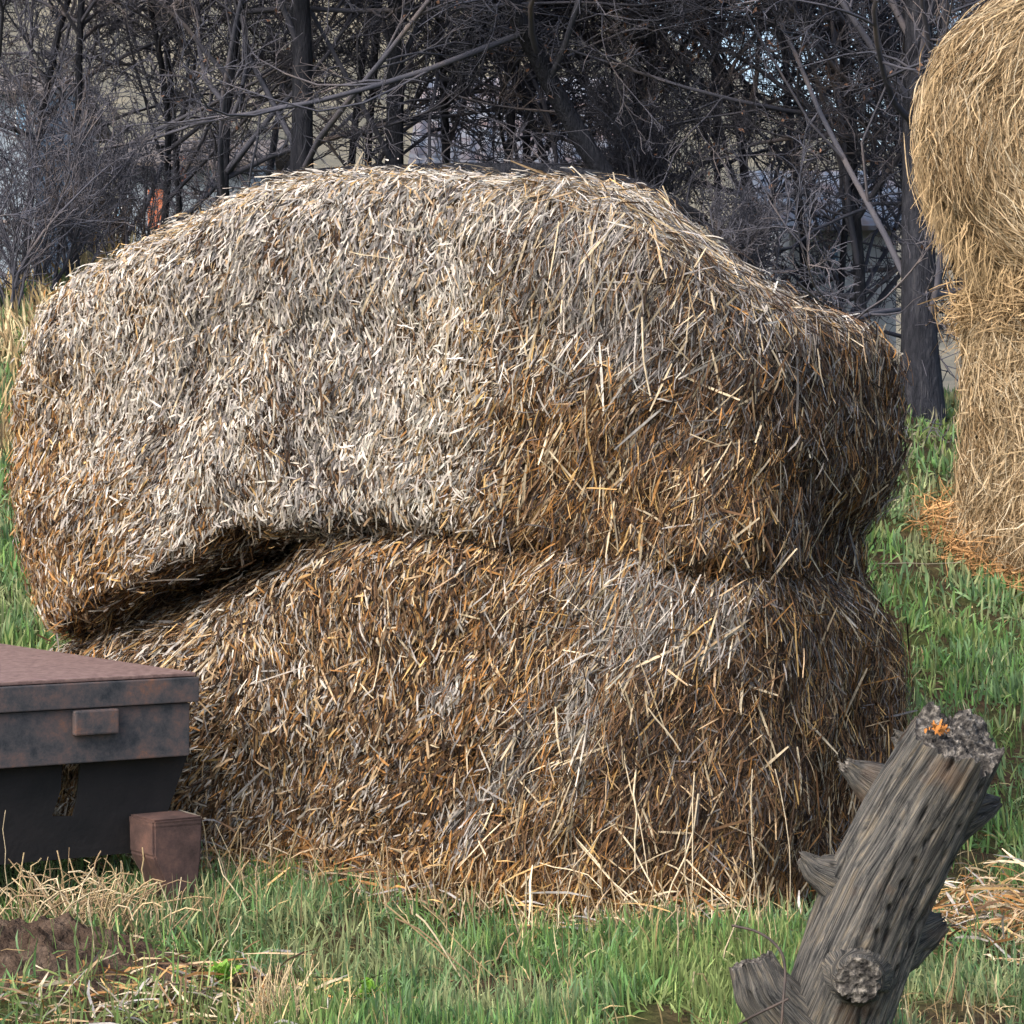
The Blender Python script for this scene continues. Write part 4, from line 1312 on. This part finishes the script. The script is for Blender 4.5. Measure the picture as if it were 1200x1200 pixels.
for (x0, y0, x1, y1, Y) in [(8, 1060, 12, 950, 7.1), (1110, 1200, 1130, 1100, 6.2), (1105, 1200, 1118, 1125, 6.2), (1100, 1190, 1115, 1110, 6.3), (935, 1190, 912, 1135, 6.4), (838, 1172, 818, 1135, 6.3), (805, 1185, 817, 1135, 6.3), (450, 1060, 560, 1165, 6.5), (470, 1075, 575, 1160, 6.5), (490, 1070, 540, 1150, 6.5), (500, 1060, 590, 1170, 6.5),
                            (105, 1060, 110, 1130, 6.6), (112, 1040, 100, 1010, 7.1)]:
    ln.append((P(x0, y0, Y), P(x1, y1, Y), 0.01))
cols = np.array([DRY[i] for i in rng.integers(0, 4, len(ln))]) * rng.uniform(0.7, 1.25, (len(ln), 1))
V, Fq, col = stalks_mesh(ln, rng.uniform(0.0018, 0.004, len(ln)), cols)
link('dry_stalks', raw_mesh('dry_stalks', V, Fq, [M['stalk']], col), kind='stuff')


# single small plants in the foreground
def leafy(px, Y, label, n=60, size=0.038):
    g = gpoint(px, Y)
    a = rng.uniform(0, 6.28, n); tl = rng.uniform(0.15, 1.25, n)
    d = np.stack([np.cos(a) * np.sin(tl), np.sin(a) * np.sin(tl), np.cos(tl)], -1)
    L = rng.uniform(0.6, 1.2, n) * size
    c = g + np.array([0, 0, 0.03]) + d * (L * rng.uniform(0.5, 1.3, n))[:, None]
    nn = norm(np.stack([-np.cos(a) * np.cos(tl), -np.sin(a) * np.cos(tl), np.sin(tl)], -1) + rng.normal(0, 0.2, (n, 3)))
    V, Fq = ribbons(c, d, nn, L, L * 0.55, 5, bow=0.006, taper=0.2)
    col = np.array([(0.20, 0.40, 0.05)]) * np.exp(rng.normal(0, 0.18, (n, 1)))
    o = link('weed', raw_mesh('weed', V, Fq, [M['leaf']], np.repeat(col, 10, 0)))
    tag(o, label, 'weed', 'bright green weeds in the foreground grass')


leafy(262, 6.45, 'bright green leafy weed beside the pale dry tuft, nearer the soil mound')
leafy(432, 6.3, 'bright green leafy weed right of the pale dry tuft', 70, 0.04)


def tuft(px, Y, n=130):
    g = gpoint(px, Y)
    s0 = g + rng.normal(0, 0.022, (n, 3)) * np.array([1.6, 1, 0])
    d0 = np.stack([rng.normal(0, 0.35, n), rng.normal(0, 0.3, n), np.ones(n)], -1)
    p = grow(s0, d0, rng.uniform(0.07, 0.21, n), 6, 0.12, 0.02)
    V, Fq = tubes(p, np.broadcast_to(0.0022 * np.linspace(1, 0.5, 6), (n, 6)), 3)
    col = np.array([(0.52, 0.42, 0.26)]) * np.exp(rng.normal(0, 0.2, (n, 1)))
    tag(link('dry_tuft', raw_mesh('dry_tuft', V, Fq, [M['stalk']], np.repeat(col, 18, 0))), 'pale straw coloured grass tuft standing in the near grass', 'tuft')


tuft(322, 6.05)

# ------------------------------------------------------------------ light, sky, camera
sun_dir = norm(np.array([-0.52, -0.55, 0.78]))
el = math.asin(sun_dir[2])
az = math.atan2(sun_dir[0], sun_dir[1])
w = bpy.data.worlds.new('World')
bpy.context.scene.world = w
w.use_nodes = True
nt = w.node_tree
sky = nt.nodes.new('ShaderNodeTexSky')
sky.sky_type = 'NISHITA'
sky.sun_disc = False
sky.sun_elevation = el
sky.sun_rotation = az
sky.air_density = 1.0
sky.dust_density = 5.0
sky.ozone_density = 0.6
bg = nt.nodes['Background']
bg.inputs['Strength'].default_value = 0.15
nt.links.new(sky.outputs['Color'], bg.inputs['Color'])
sl = bpy.data.lights.new('sun', 'SUN')
sl.energy = 0.66
sl.angle = R(50)
sl.color = (1.0, 0.94, 0.86)
so = bpy.data.objects.new('sun', sl)
C.objects.link(so)
so.rotation_euler = Vector(sun_dir).to_track_quat('Z', 'Y').to_euler()

cam = bpy.data.cameras.new('camera')
cam.sensor_width = 36
cam.lens = 36 * F_PX / 1200
cam.shift_y = -(600 - HOR) / 1200
cam.clip_end = 3000
co = bpy.data.objects.new('camera', cam)
C.objects.link(co)
co.location = (0, 0, EYE)
co.rotation_euler = (R(90), 0, 0)
sc = bpy.context.scene
sc.camera = co
sc.view_settings.view_transform = 'Standard'
sc.view_settings.look = 'None'
sc.view_settings.exposure = 1.30
sc.view_settings.gamma = 1.0
sc.cycles.use_denoising = True
sc.cycles.max_bounces = 6
